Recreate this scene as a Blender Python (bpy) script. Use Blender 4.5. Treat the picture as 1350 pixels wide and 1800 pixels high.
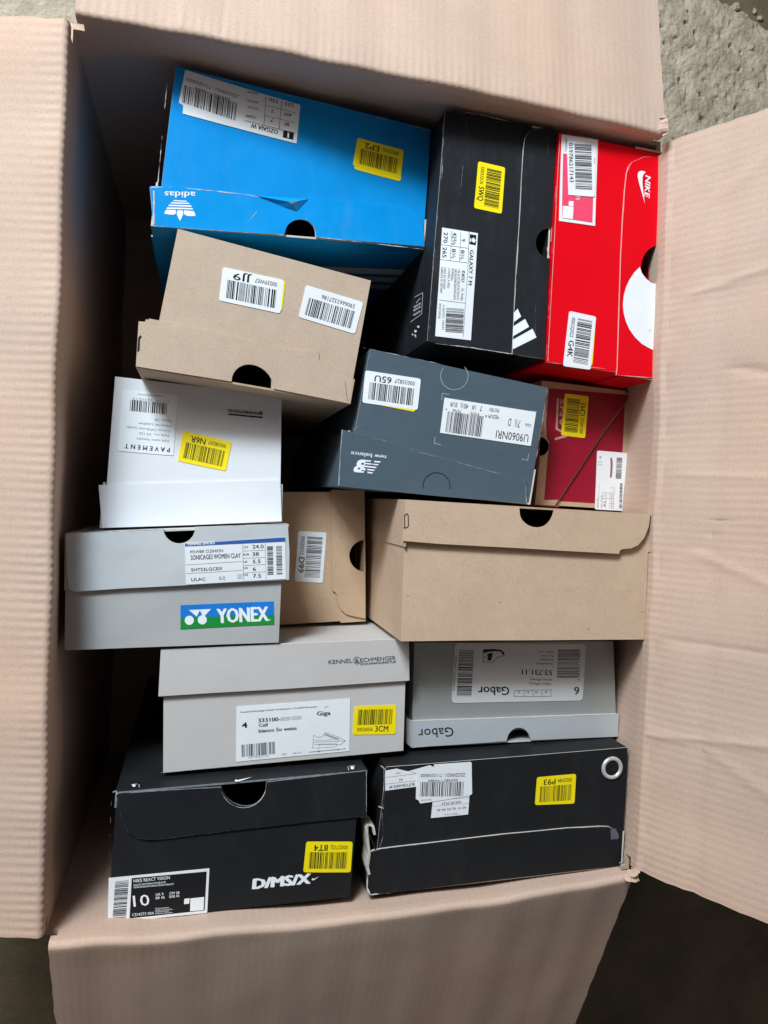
import bpy, bmesh, math, random
from mathutils import Vector, Matrix, noise

for o in list(bpy.data.objects): bpy.data.objects.remove(o)
S = bpy.context.scene
COL = S.collection

# ------------------------------------------------------------------ camera
F, CX, CY, H = 1352.0, 675.0, 900.0, 1.05           # focal length and centre in photo pixels, camera height
NADIR = (355.0, 868.0)                              # the pixel straight below the lens
_n = Vector(((NADIR[0]-CX)/F, -(NADIR[1]-CY)/F, -1)).normalized()
_z = -_n
_y = Vector((0, 1, 0)); _y = (_y - _z*_y.dot(_z)).normalized()
_x = _y.cross(_z)
RW = Matrix((_x, _y, _z))                           # camera -> world
EYE = Vector((0, 0, H))
cam_d = bpy.data.cameras.new('camera'); cam = bpy.data.objects.new('camera', cam_d); COL.objects.link(cam)
cam.matrix_world = Matrix.Translation(EYE) @ RW.to_4x4()
cam_d.sensor_fit = 'VERTICAL'; cam_d.sensor_height = 36; cam_d.lens = F/1800*36
cam_d.clip_start = 0.01; cam_d.clip_end = 100
S.camera = cam
S.render.resolution_x, S.render.resolution_y = 768, 1024

# ------------------------------------------------------------------ light
W = bpy.data.worlds.new('World'); S.world = W; W.use_nodes = True
bg = W.node_tree.nodes['Background']; bg.inputs[0].default_value = (0.93, 0.95, 1.0, 1); bg.inputs[1].default_value = 0.10

def area(name, loc, target, sx, sy, power, color):
    d = bpy.data.lights.new(name, 'AREA'); d.shape = 'RECTANGLE'; d.size = sx; d.size_y = sy
    d.energy = power; d.color = color
    o = bpy.data.objects.new(name, d); COL.objects.link(o); o.location = loc
    o.rotation_euler = (Vector(target)-Vector(loc)).to_track_quat('-Z', 'Y').to_euler()
    return o
_el, _az, _d = math.radians(37), math.radians(28), 2.0
area('doorway_light', (-math.sin(_az)*math.cos(_el)*_d+.15, math.cos(_az)*math.cos(_el)*_d, .4+math.sin(_el)*_d),
     (.15, 0, .4), 0.50, 0.40, 47, (0.73, 0.88, 1.0))
area('overcast_light', (-1.0, 1.45, 1.75), (.15, 0, .3), 1.5, 1.1, 26, (1.0, 0.95, 0.90))

vs = S.view_settings
vs.view_transform = 'Standard'; vs.look = 'None'; vs.exposure = 0.10; vs.gamma = 1; vs.use_curve_mapping = False
S.render.engine = 'CYCLES'

# ------------------------------------------------------------------ pixels <-> world
def ray(px, py): return RW @ Vector(((px-CX)/F, -(py-CY)/F, -1))
def at(px, py, z):
    d = ray(px, py); return EYE + d*((z-H)/d.z)
RWT = RW.transposed()
def proj(p):
    q = RWT @ (p-EYE); return (CX+F*q.x/-q.z, CY-F*q.y/-q.z)

# ------------------------------------------------------------------ materials
def lin(c): return tuple(((v/255)/12.92 if v/255 <= .04045 else ((v/255+.055)/1.055)**2.4) for v in c)
MATS = {}
def mat(name, rgb, rough=.55, spec=.5, var=.06, vscale=40, bump=.0, bscale=300, speck=0, metal=0, streak=None, coat=0, wrinkle=0, stain=0, scuff=0):
    if name in MATS: return MATS[name]
    m = bpy.data.materials.new(name); m.use_nodes = True; nt = m.node_tree; N = nt.nodes; L = nt.links
    b = N['Principled BSDF']; c = lin(rgb)
    b.inputs['Roughness'].default_value = rough; b.inputs['Specular IOR Level'].default_value = spec
    b.inputs['Metallic'].default_value = metal; b.inputs['Coat Weight'].default_value = coat
    b.inputs['Coat Roughness'].default_value = .25
    tc = N.new('ShaderNodeTexCoord'); co = tc.outputs['Object']
    if streak:
        mp = N.new('ShaderNodeMapping'); mp.inputs['Scale'].default_value = streak; L.new(co, mp.inputs[0]); cs = mp.outputs[0]
    else: cs = co
    n = N.new('ShaderNodeTexNoise'); n.inputs['Scale'].default_value = vscale; n.inputs['Detail'].default_value = 6
    n.inputs['Roughness'].default_value = .65; L.new(cs, n.inputs['Vector'])
    r = N.new('ShaderNodeValToRGB')
    r.color_ramp.elements[0].position = .3; r.color_ramp.elements[1].position = .7
    r.color_ramp.elements[0].color = (*[v*(1-var) for v in c], 1)
    r.color_ramp.elements[1].color = (*[min(1, v*(1+var)) for v in c], 1)
    L.new(n.outputs['Fac'], r.inputs[0]); out = r.outputs[0]
    if speck:
        n2 = N.new('ShaderNodeTexNoise'); n2.inputs['Scale'].default_value = 900; n2.inputs['Detail'].default_value = 3
        L.new(co, n2.inputs['Vector'])
        r2 = N.new('ShaderNodeValToRGB'); r2.color_ramp.elements[0].position = .36; r2.color_ramp.elements[1].position = .5
        v = 1-speck; r2.color_ramp.elements[0].color = (v, v*.95, v*.9, 1); r2.color_ramp.elements[1].color = (1, 1, 1, 1)
        L.new(n2.outputs['Fac'], r2.inputs[0])
        mx = N.new('ShaderNodeMixRGB'); mx.blend_type = 'MULTIPLY'; mx.inputs[0].default_value = 1
        L.new(out, mx.inputs[1]); L.new(r2.outputs[0], mx.inputs[2]); out = mx.outputs[0]
    if stain:
        n3 = N.new('ShaderNodeTexNoise'); n3.inputs['Scale'].default_value = 5; n3.inputs['Detail'].default_value = 3; L.new(co, n3.inputs['Vector'])
        r3 = N.new('ShaderNodeValToRGB'); r3.color_ramp.elements[0].position = .38; r3.color_ramp.elements[1].position = .66
        r3.color_ramp.elements[0].color = (.93, .95, .97, 1); r3.color_ramp.elements[1].color = (1, .955, .93, 1); L.new(n3.outputs['Fac'], r3.inputs[0])
        m3 = N.new('ShaderNodeMixRGB'); m3.blend_type = 'MULTIPLY'; m3.inputs[0].default_value = 1
        L.new(out, m3.inputs[1]); L.new(r3.outputs[0], m3.inputs[2]); out = m3.outputs[0]
    if scuff:
        ms = N.new('ShaderNodeMapping'); ms.inputs['Scale'].default_value = (1, .35, 1); ms.inputs['Rotation'].default_value = (0, 0, .5); L.new(co, ms.inputs[0])
        n4 = N.new('ShaderNodeTexNoise'); n4.inputs['Scale'].default_value = 34; n4.inputs['Detail'].default_value = 10; n4.inputs['Roughness'].default_value = .75; L.new(ms.outputs[0], n4.inputs['Vector'])
        r4 = N.new('ShaderNodeValToRGB'); r4.color_ramp.elements[0].position = .52; r4.color_ramp.elements[1].position = .80
        r4.color_ramp.elements[0].color = (0, 0, 0, 1); r4.color_ramp.elements[1].color = (scuff, scuff, scuff, 1); L.new(n4.outputs['Fac'], r4.inputs[0])
        m4 = N.new('ShaderNodeMixRGB'); L.new(r4.outputs[0], m4.inputs[0]); L.new(out, m4.inputs[1]); m4.inputs[2].default_value = (.45, .45, .46, 1); out = m4.outputs[0]
    L.new(out, b.inputs['Base Color'])
    mr = N.new('ShaderNodeMapRange'); mr.inputs['To Min'].default_value = max(.03, rough-.1); mr.inputs['To Max'].default_value = min(1, rough+.1)
    L.new(n.outputs['Fac'], mr.inputs['Value']); L.new(mr.outputs[0], b.inputs['Roughness'])
    nrm = None
    if wrinkle:
        nw = N.new('ShaderNodeTexNoise'); nw.inputs['Scale'].default_value = 22; nw.inputs['Detail'].default_value = 2; L.new(co, nw.inputs['Vector'])
        bw = N.new('ShaderNodeBump'); bw.inputs['Strength'].default_value = wrinkle; bw.inputs['Distance'].default_value = .004
        L.new(nw.outputs['Fac'], bw.inputs['Height']); nrm = bw.outputs[0]
    if bump:
        nb = N.new('ShaderNodeTexNoise'); nb.inputs['Scale'].default_value = bscale; nb.inputs['Detail'].default_value = 5; L.new(cs, nb.inputs['Vector'])
        bp = N.new('ShaderNodeBump'); bp.inputs['Strength'].default_value = bump; bp.inputs['Distance'].default_value = .001
        L.new(nb.outputs['Fac'], bp.inputs['Height'])
        if nrm: L.new(nrm, bp.inputs['Normal'])
        nrm = bp.outputs[0]
    if nrm: L.new(nrm, b.inputs['Normal'])
    MATS[name] = m; return m

KRAFT = mat('carton_kraft', (206, 177, 157), .85, .2, .06, 9, .10, 900, .10, wrinkle=.03, stain=1)
CORE  = mat('carton_core', (198, 170, 144), .9, .2, .12, 120)
PAPER = mat('paper_core', (205, 196, 184), .9, .2, .12, 150)
KCORE = mat('kraft_core', (188, 160, 130), .9, .2, .12, 150)
WHITE_LABEL = mat('white_label', (232, 233, 234), .45, .4, .02, 60, wrinkle=.06)
YELLOW = mat('yellow_label', (248, 222, 4), .5, .4, .03, 60, wrinkle=.06)
INK   = mat('black_ink', (22, 22, 25), .5, .3, .05)
GREYINK = mat('grey_ink', (120, 120, 126), .6, .3, .05)
WHITEINK = mat('white_ink', (236, 238, 240), .5, .4, .03)
WEAR  = mat('worn_paper', (196, 194, 190), .9, .2, .2, 300)

# ------------------------------------------------------------------ object helpers
def link(name, verts, faces, mats, parent=None, origin=Vector(), fm=None, smooth=False):
    me = bpy.data.meshes.new(name); me.from_pydata([tuple(Vector(v)-origin) for v in verts], [], faces)
    for m in mats: me.materials.append(m)
    if fm: me.polygons.foreach_set('material_index', fm)
    bm = bmesh.new(); bm.from_mesh(me); bmesh.ops.recalc_face_normals(bm, faces=bm.faces); bm.to_mesh(me); bm.free()
    if smooth: me.polygons.foreach_set('use_smooth', [True]*len(me.polygons)); me.set_sharp_from_angle(angle=math.radians(38))
    o = bpy.data.objects.new(name, me); COL.objects.link(o)
    if parent: o.parent = parent
    return o
def empty(name, loc, label, cat, group=None):
    e = bpy.data.objects.new(name, None); COL.objects.link(e); e.location = loc; e.empty_display_size = .05
    e['label'] = label; e['category'] = cat
    if group: e['group'] = group
    return e
def sheet(fn, ns, nt, thick, name, mats, parent, origin, smooth=True):
    """slab following fn(s,t) (s,t in 0..1) with thickness on the far side of its normal"""
    G = [[fn(i/ns, j/nt) for j in range(nt+1)] for i in range(ns+1)]
    V, Fc, fm = [], [], []
    for i in range(ns+1):
        for j in range(nt+1):
            V.append(G[i][j])
    off = len(V)
    for i in range(ns+1):
        for j in range(nt+1):
            a = G[min(i+1, ns)][j]-G[max(i-1, 0)][j]; b = G[i][min(j+1, nt)]-G[i][max(j-1, 0)]
            V.append(G[i][j]+a.cross(b).normalized()*thick)
    w = nt+1
    for i in range(ns):
        for j in range(nt):
            q = [i*w+j, (i+1)*w+j, (i+1)*w+j+1, i*w+j+1]
            Fc.append(q); fm.append(0); Fc.append([k+off for k in reversed(q)]); fm.append(0)
    for i in range(ns):
        for j in (0, nt):
            a, b = i*w+j, (i+1)*w+j; Fc.append([a, b, b+off, a+off]); fm.append(1)
    for j in range(nt):
        for i in (0, ns):
            a, b = i*w+j, i*w+j+1; Fc.append([a, b, b+off, a+off]); fm.append(1)
    return link(name, V, Fc, mats, parent, origin, fm, smooth)

# ------------------------------------------------------------------ ground
def ground_mat(name, rgb, rgb2, pit, scale, rough):
    m = bpy.data.materials.new(name); m.use_nodes = True; nt = m.node_tree; N = nt.nodes; L = nt.links
    b = N['Principled BSDF']; b.inputs['Roughness'].default_value = rough; b.inputs['Specular IOR Level'].default_value = .25
    co = N.new('ShaderNodeTexCoord').outputs['Object']
    n = N.new('ShaderNodeTexNoise'); n.inputs['Scale'].default_value = scale; n.inputs['Detail'].default_value = 9; n.inputs['Roughness'].default_value = .68
    L.new(co, n.inputs['Vector'])
    r = N.new('ShaderNodeValToRGB'); r.color_ramp.elements[0].position = .3; r.color_ramp.elements[1].position = .72
    r.color_ramp.elements[0].color = (*lin(rgb2), 1); r.color_ramp.elements[1].color = (*lin(rgb), 1)
    L.new(n.outputs['Fac'], r.inputs[0]); L.new(r.outputs[0], b.inputs['Base Color'])
    v = N.new('ShaderNodeTexNoise'); v.inputs['Scale'].default_value = 170; v.inputs['Detail'].default_value = 6; L.new(co, v.inputs['Vector'])
    bp = N.new('ShaderNodeBump'); bp.inputs['Strength'].default_value = pit; bp.inputs['Distance'].default_value = .004
    L.new(v.outputs['Fac'], bp.inputs['Height']); L.new(bp.outputs[0], b.inputs['Normal'])
    return m
CONCRETE = ground_mat('rough_concrete', (203, 187, 165), (146, 132, 113), .9, 26, .95)
SOIL = ground_mat('dark_earth', (122, 107, 84), (84, 72, 55), .35, 7, .9)
g = link('ground', [(-5, -5, -.014), (5, -5, -.014), (5, 5, -.014), (-5, 5, -.014)], [(0, 1, 2, 3)], [SOIL]); g['kind'] = 'structure'

def slab_edge_dist(x, y):
    """signed distance to the broken edges of the slab: >0 on the concrete"""
    p = at(1290, -5, 0); q = at(1355, 36, 0)
    d = (q-p).normalized(); nrm = Vector((-d.y, d.x, 0))
    a = -(Vector((x, y, 0))-p).dot(nrm) + .016*noise.noise(Vector((x*22, y*22, 3))) + .007*noise.noise(Vector((x*80, y*80, 5)))
    b = y + .02 + .1*(x-.1) + .02*noise.noise(Vector((x*9, y*9, 1)))
    return min(a, b)
def slab_h(x, y):
    d = slab_edge_dist(x, y)
    n1 = noise.noise(Vector((x*55, y*55, 0))); n2 = noise.noise(Vector((x*130, y*130, 7))); n3 = noise.noise(Vector((x*12, y*12, 2)))
    pit = max(0, noise.noise(Vector((x*85, y*85, 11)))-.38)
    z = -.0045 + .0022*n1 + .0016*n2 + .002*n3 - .022*pit + .012*max(0, noise.noise(Vector((x*95, y*95, 21)))-.42)
    z -= .016*max(0, min(1, (.012-d)/.024))
    return z
V, Fc = [], []
def grid_patch(x0, x1, y0, y1, step):
    nx, ny = int((x1-x0)/step)+1, int((y1-y0)/step)+1; o = len(V)
    for i in range(nx+1):
        for j in range(ny+1):
            x, y = x0+(x1-x0)*i/nx, y0+(y1-y0)*j/ny; V.append((x, y, slab_h(x, y)))
    for i in range(nx):
        for j in range(ny):
            a = o+i*(ny+1)+j; Fc.append((a, a+ny+1, a+ny+2, a+1))
grid_patch(.48, 1.0, .28, .90, .0028)
o = link('concrete_floor', V, Fc, [CONCRETE], smooth=True); o['kind'] = 'structure'
V, Fc = [], []
grid_patch(-1.2, .48, -.05, 1.6, .02)
o2 = link('concrete_floor', V, Fc, [CONCRETE], smooth=True); o2['kind'] = 'structure'

def stone(px, py, r, seed):
    bm = bmesh.new(); bmesh.ops.create_icosphere(bm, subdivisions=3, radius=1); rr = random.Random(seed)
    sc = Vector((rr.uniform(.8, 1.2), rr.uniform(.8, 1.2), rr.uniform(.55, .75)))
    for v in bm.verts:
        k = 1+.35*noise.noise(v.co*1.3+Vector((seed, 0, 0)))+.12*noise.noise(v.co*4+Vector((seed, 3, 0)))
        v.co = Vector((v.co.x*sc.x, v.co.y*sc.y, v.co.z*sc.z))*k*r
    c = at(px, py, 0); me = bpy.data.meshes.new('stone'); bm.to_mesh(me); bm.free(); me.materials.append(CONCRETE)
    me.polygons.foreach_set('use_smooth', [True]*len(me.polygons))
    o = bpy.data.objects.new('stone', me); COL.objects.link(o); o.location = (c.x, c.y, -.014+r*.5)
    o['label'] = 'small grey pebble on dark earth by the broken concrete edge'; o['category'] = 'stone'; o['group'] = 'pebbles by the broken concrete'
for k, (px, py, r) in enumerate(((1303, 4, .006), (1336, 11, .0038), (1322, 20, .003), (1345, 24, .0045))): stone(px, py, r, k+1.5)

# ------------------------------------------------------------------ the carton
RIM = [at(122, 25, .44), at(1175, 240, .42), at(1118, 1537, .42), at(75, 1658, .44)]       # TL TR BR BL
TL, TR, BR, BL = RIM
cen = (TL+TR+BR+BL)/4
ORG = Vector((cen.x, cen.y, 0))
carton = empty('cardboard_carton', ORG, 'large open brown corrugated cardboard carton full of shoe boxes', 'carton')
PITCH = .0068
def flute(d, seed):      # d metres along the rim
    d += .0012*noise.noise(Vector((d*30, seed, 0)))
    return math.sin(d/PITCH*2*math.pi)
def make_side(A, B, bulge_rim, bulge_mid, turn, flen, seed, rimdrop=0, wr=None, famp=.00012, rimf=.0002):
    """A->B along the rim so that outward = right-hand side; wall and its flap"""
    Lr = (B-A).length; along = (B-A).normalized(); out = Vector((along.y, -along.x, 0)).normalized()
    rr = .0042
    def rimpt(s):
        env = math.sin(math.pi*s)
        w = .0022*noise.noise(Vector((s*9, seed, 1)))*min(1, env*3)
        return A.lerp(B, s) + out*(bulge_rim*env+w) + Vector((0, 0, .0018*noise.noise(Vector((s*14, seed, 4)))-rimdrop*env))
    def wall(s, t):        # t=0 at the rim, 1 at the floor
        s = s*(1+.008/Lr)-.004/Lr; p = rimpt(s); zt = p.z-.0030-(.016 if s < .016 or s > .984 else 0); z = zt*(1-t)+.004*t
        env = max(0, math.sin(math.pi*s))**.7
        k = bulge_mid*env*math.sin(math.pi*min(1, t*1.0))
        edge = .004*noise.noise(Vector((s*5, t*4, seed+9)))*env*min(1, t*6)
        fl = .00005*flute(s*Lr, seed)
        return Vector((p.x, p.y, z)) + out*(k+edge+fl+.0003) - out*bulge_rim*env*t*.5
    n = max(60, int(Lr/PITCH*7))
    sheet(wall, n, 14, -.004, 'wall', [KRAFT, CORE], carton, ORG)
    ang = math.radians(turn); arc = rr*ang; start = .010-rr*math.tan(min(ang, math.pi/2)/2)*0.9
    start = max(.002, start)
    total = start+arc+flen
    def prof(d):
        if d < start: return (0, -.010+d)
        if d < start+arc:
            a = (d-start)/rr; return (rr*(1-math.cos(a)), -.010+start+rr*math.sin(a))
        e = d-start-arc; return (rr*(1-math.cos(ang))+e*math.sin(ang), -.010+start+rr*math.sin(ang)+e*math.cos(ang))
    ts = [0, start*.5, start] + [start+arc*k/6 for k in range(1, 7)]
    step = .008
    x = start+arc+.004
    while x < total: ts.append(x); x += step
    ts.append(total); nt = len(ts)-1
    def flap(s, tt):
        d = ts[int(round(tt*nt))]; o_, z_ = prof(d)
        s2 = .004/Lr + s*(1-.008/Lr)
        p = rimpt(s2)
        e = max(0, d-start-arc)
        k = min(1, e/.02)
        nn = famp*flute(s2*Lr+.0015*noise.noise(Vector((s2*20, e*14, seed+3))), seed)*max(0, .75+1.1*noise.noise(Vector((s2*9, e*13, seed))))
        if d >= start*.9: nn += rimf*flute(s2*Lr, seed)*max(0, 1-e/.02)
        nn += k*(.0016*noise.noise(Vector((s2*3.3, e*7, seed+20)))+.0004*noise.noise(Vector((s2*11, e*16, seed+30))))
        if wr: nn += wr(s2*Lr, e)
        ca, sa = (math.cos(ang), math.sin(ang)) if e > 0 else (1, 0)
        # normal pointing to the inner side of the flap
        nv = out*(-ca) + Vector((0, 0, sa))
        jit = .0012*noise.noise(Vector((e*60, seed, s > .5)))+.0006*noise.noise(Vector((e*200, seed, s > .5)))
        if s in (0, 1): p = p + along*jit
        return p + out*o_ + Vector((0, 0, z_)) + nv*nn
    sheet(flap, n, nt, .004, 'flap', [KRAFT, CORE], carton, ORG)
def crease(p, q, depth, width):
    """a pressed line between two points given as (along, outward) on a flap"""
    (x0, y0), (x1, y1) = p, q; L2 = (x1-x0)**2+(y1-y0)**2
    def f(x, y):
        t = ((x-x0)*(x1-x0)+(y-y0)*(y1-y0))/L2
        if t < -.02 or t > 1.02: return 0
        d = math.hypot(x-x0-t*(x1-x0), y-y0-t*(y1-y0)) + .0015*noise.noise(Vector((x*40, y*40, depth*1e4)))
        return depth*.8*math.exp(-abs(d/width)**1.3)
    return f
_cr = [crease((0, .052), (.68, .050), -.0020, .0030), crease((.01, .005), (.67, .005), -.0018, .0022),
       crease((.13, .0), (.17, .25), .0012, .004), crease((.30, .04), (.245, .20), .0011, .003), crease((.30, .04), (.33, .06), -.0012, .003),
       crease((.09, .15), (.13, .06), .001, .003), crease((.46, .07), (.42, .25), -.0014, .004), crease((.53, .03), (.57, .25), .0012, .004),
       crease((.22, .02), (.225, .25), -.0007, .004), crease((.61, .05), (.655, .12), .001, .003), crease((.37, .02), (.36, .25), .0006, .004)]
def wr_right(x, e): return 1.7*sum(c(x, e) for c in _cr) if e > 0 else 0
_ct = [crease((.0, .012), (.5, .014), .0004, .004), crease((.40, .0), (.385, .25), -.0006, .003), crease((.43, .0), (.42, .25), .0005, .003), crease((.12, .03), (.30, .05), .0005, .006)]
def wr_top(x, e): return sum(c(x, e) for c in _ct) if e > 0 else 0
# rims run with the outside on the right hand
def side(A, B, *a, **k):
    # choose the order so that `out` points away from the middle of the carton
    al = (B-A).normalized(); out = Vector((al.y, -al.x, 0))
    if out.dot((A+B)/2-cen) < 0: A, B = B, A
    make_side(A, B, *a, **k)
side(TL, BL, .001, .010, 103, .24, 1.0, famp=.00009, rimf=.00015)
side(TL, TR, .004, .016, 100, .24, 2.0, wr=wr_top, famp=.00004, rimf=.00012)
side(TR, BR, .003, .024, 30, .24, 3.0, wr=wr_right, famp=.00008, rimf=.00006)
side(BR, BL, .009, .014, 116, .32, 4.0, famp=.00002, rimf=.00004)
fl = [Vector((p.x, p.y, 0)) + (Vector((p.x, p.y, 0))-ORG)*.012 for p in (TL, TR, BR, BL)]
link('bottom_panel', [v+Vector((0, 0, .0015)) for v in fl]+[v+Vector((0, 0, .0055)) for v in fl],
     [(0, 1, 2, 3), (4, 5, 6, 7), (0, 1, 5, 4), (1, 2, 6, 5), (2, 3, 7, 6), (3, 0, 4, 7)], [KRAFT], carton, ORG)
# small torn paper tongues where the fold has split at the corners
for (px, py, z, w, l, a) in ((1168, 222, .4285, .005, .016, 1.75), (1108, 1545, .422, .006, .014, -.1), (1112, 1534, .422, .004, .012, .4)):
    c = at(px, py, z); r = random.Random(px)
    vs_, n_ = [], 9
    for k in range(n_):
        t = k/(n_-1); jj = r.uniform(-.002, .002)
        vs_ += [c+Vector((math.cos(a)*l*(t-.5), math.sin(a)*l*(t-.5), .002+.003*math.sin(t*3)+r.uniform(0, .002))),
                c+Vector((math.cos(a)*l*(t-.5)-math.sin(a)*(w*(.5+.5*math.sin(t*3.1))+jj), math.sin(a)*l*(t-.5)+math.cos(a)*(w*(.5+.5*math.sin(t*3.1))+jj), -.001))]
    link('torn_paper', vs_, [(2*k, 2*k+1, 2*k+3, 2*k+2) for k in range(n_-1)], [KRAFT], carton, ORG)

# ------------------------------------------------------------------ printing: text, bars, polygons
_tc = {}
def glyphs(s, bold=0.0, slant=0.0, space=1.0):
    key = (s, bold, slant, space)
    if key in _tc: return _tc[key]
    cu = bpy.data.curves.new('t', 'FONT'); cu.body = s; cu.size = 1; cu.offset = bold; cu.shear = slant; cu.space_character = space
    cu.resolution_u = 2; cu.dimensions = '2D'; cu.fill_mode = 'BOTH'
    ob = bpy.data.objects.new('t', cu); COL.objects.link(ob)
    dg = bpy.context.evaluated_depsgraph_get(); me = ob.evaluated_get(dg).to_mesh()
    V = [(v.co.x, v.co.y) for v in me.vertices]; Fc = [tuple(p.vertices) for p in me.polygons]
    ob.evaluated_get(dg).to_mesh_clear(); bpy.data.objects.remove(ob); bpy.data.curves.remove(cu)
    x0 = min(v[0] for v in V); x1 = max(v[0] for v in V)
    cap = .70
    V = [((x-x0)/(x1-x0), y/cap) for x, y in V]
    _tc[key] = (V, Fc); return _tc[key]

class Face:
    """the visible end of a shoe box; u left-right, v top-bottom, h metres outward"""
    def __init__(s, quad, z, seed, amp=.0006):
        s.q = [at(p[0], p[1], zz) for p, zz in zip(quad, z)]; s.seed = seed; s.amp = amp
        a, b, c, d = s.q
        s.W = ((b-a).length+(c-d).length)/2; s.Hh = ((d-a).length+(c-b).length)/2
        s.n = (d-a).cross(b-a).normalized()
        if s.n.z < 0: s.n = -s.n
    def P(s, u, v, h=0):
        a, b, c, d = s.q
        p = a*((1-u)*(1-v))+b*(u*(1-v))+c*(u*v)+d*((1-u)*v)
        return p + s.n*(h + s.amp*noise.noise(Vector((p.x*15, p.y*15, s.seed))) + s.amp*.15*noise.noise(Vector((p.x*40, p.y*40, s.seed+5))))
    def inv(s, px, h=0):
        u = v = .5
        for _ in range(7):
            x, y = proj(s.P(u, v, h)); e = 1e-3
            xu, yu = proj(s.P(u+e, v, h)); xv, yv = proj(s.P(u, v+e, h))
            a, b, c, d = (xu-x)/e, (xv-x)/e, (yu-y)/e, (yv-y)/e
            det = a*d-b*c; rx, ry = px[0]-x, px[1]-y
            u += (d*rx-b*ry)/det; v += (a*ry-c*rx)/det
        return (u, v)
class Side:
    """a vertical side of a box through two of its face's corners"""
    def __init__(s, a, b, off):
        s.o = a; s.x = Vector((b.x-a.x, b.y-a.y, 0)).normalized(); s.n = Vector((s.x.y, -s.x.x, 0))
        if s.n.dot(EYE-a) < 0: s.n = -s.n
        s.o = a + s.n*off
    def P(s, u, v, h=0): return s.o + s.x*u + Vector((0, 0, v)) + s.n*h
    def inv(s, px, h=0):
        d = ray(*px); t = (s.o+s.n*h-EYE).dot(s.n)/d.dot(s.n); p = EYE+d*t-s.o
        return (p.dot(s.x), p.z)

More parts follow.
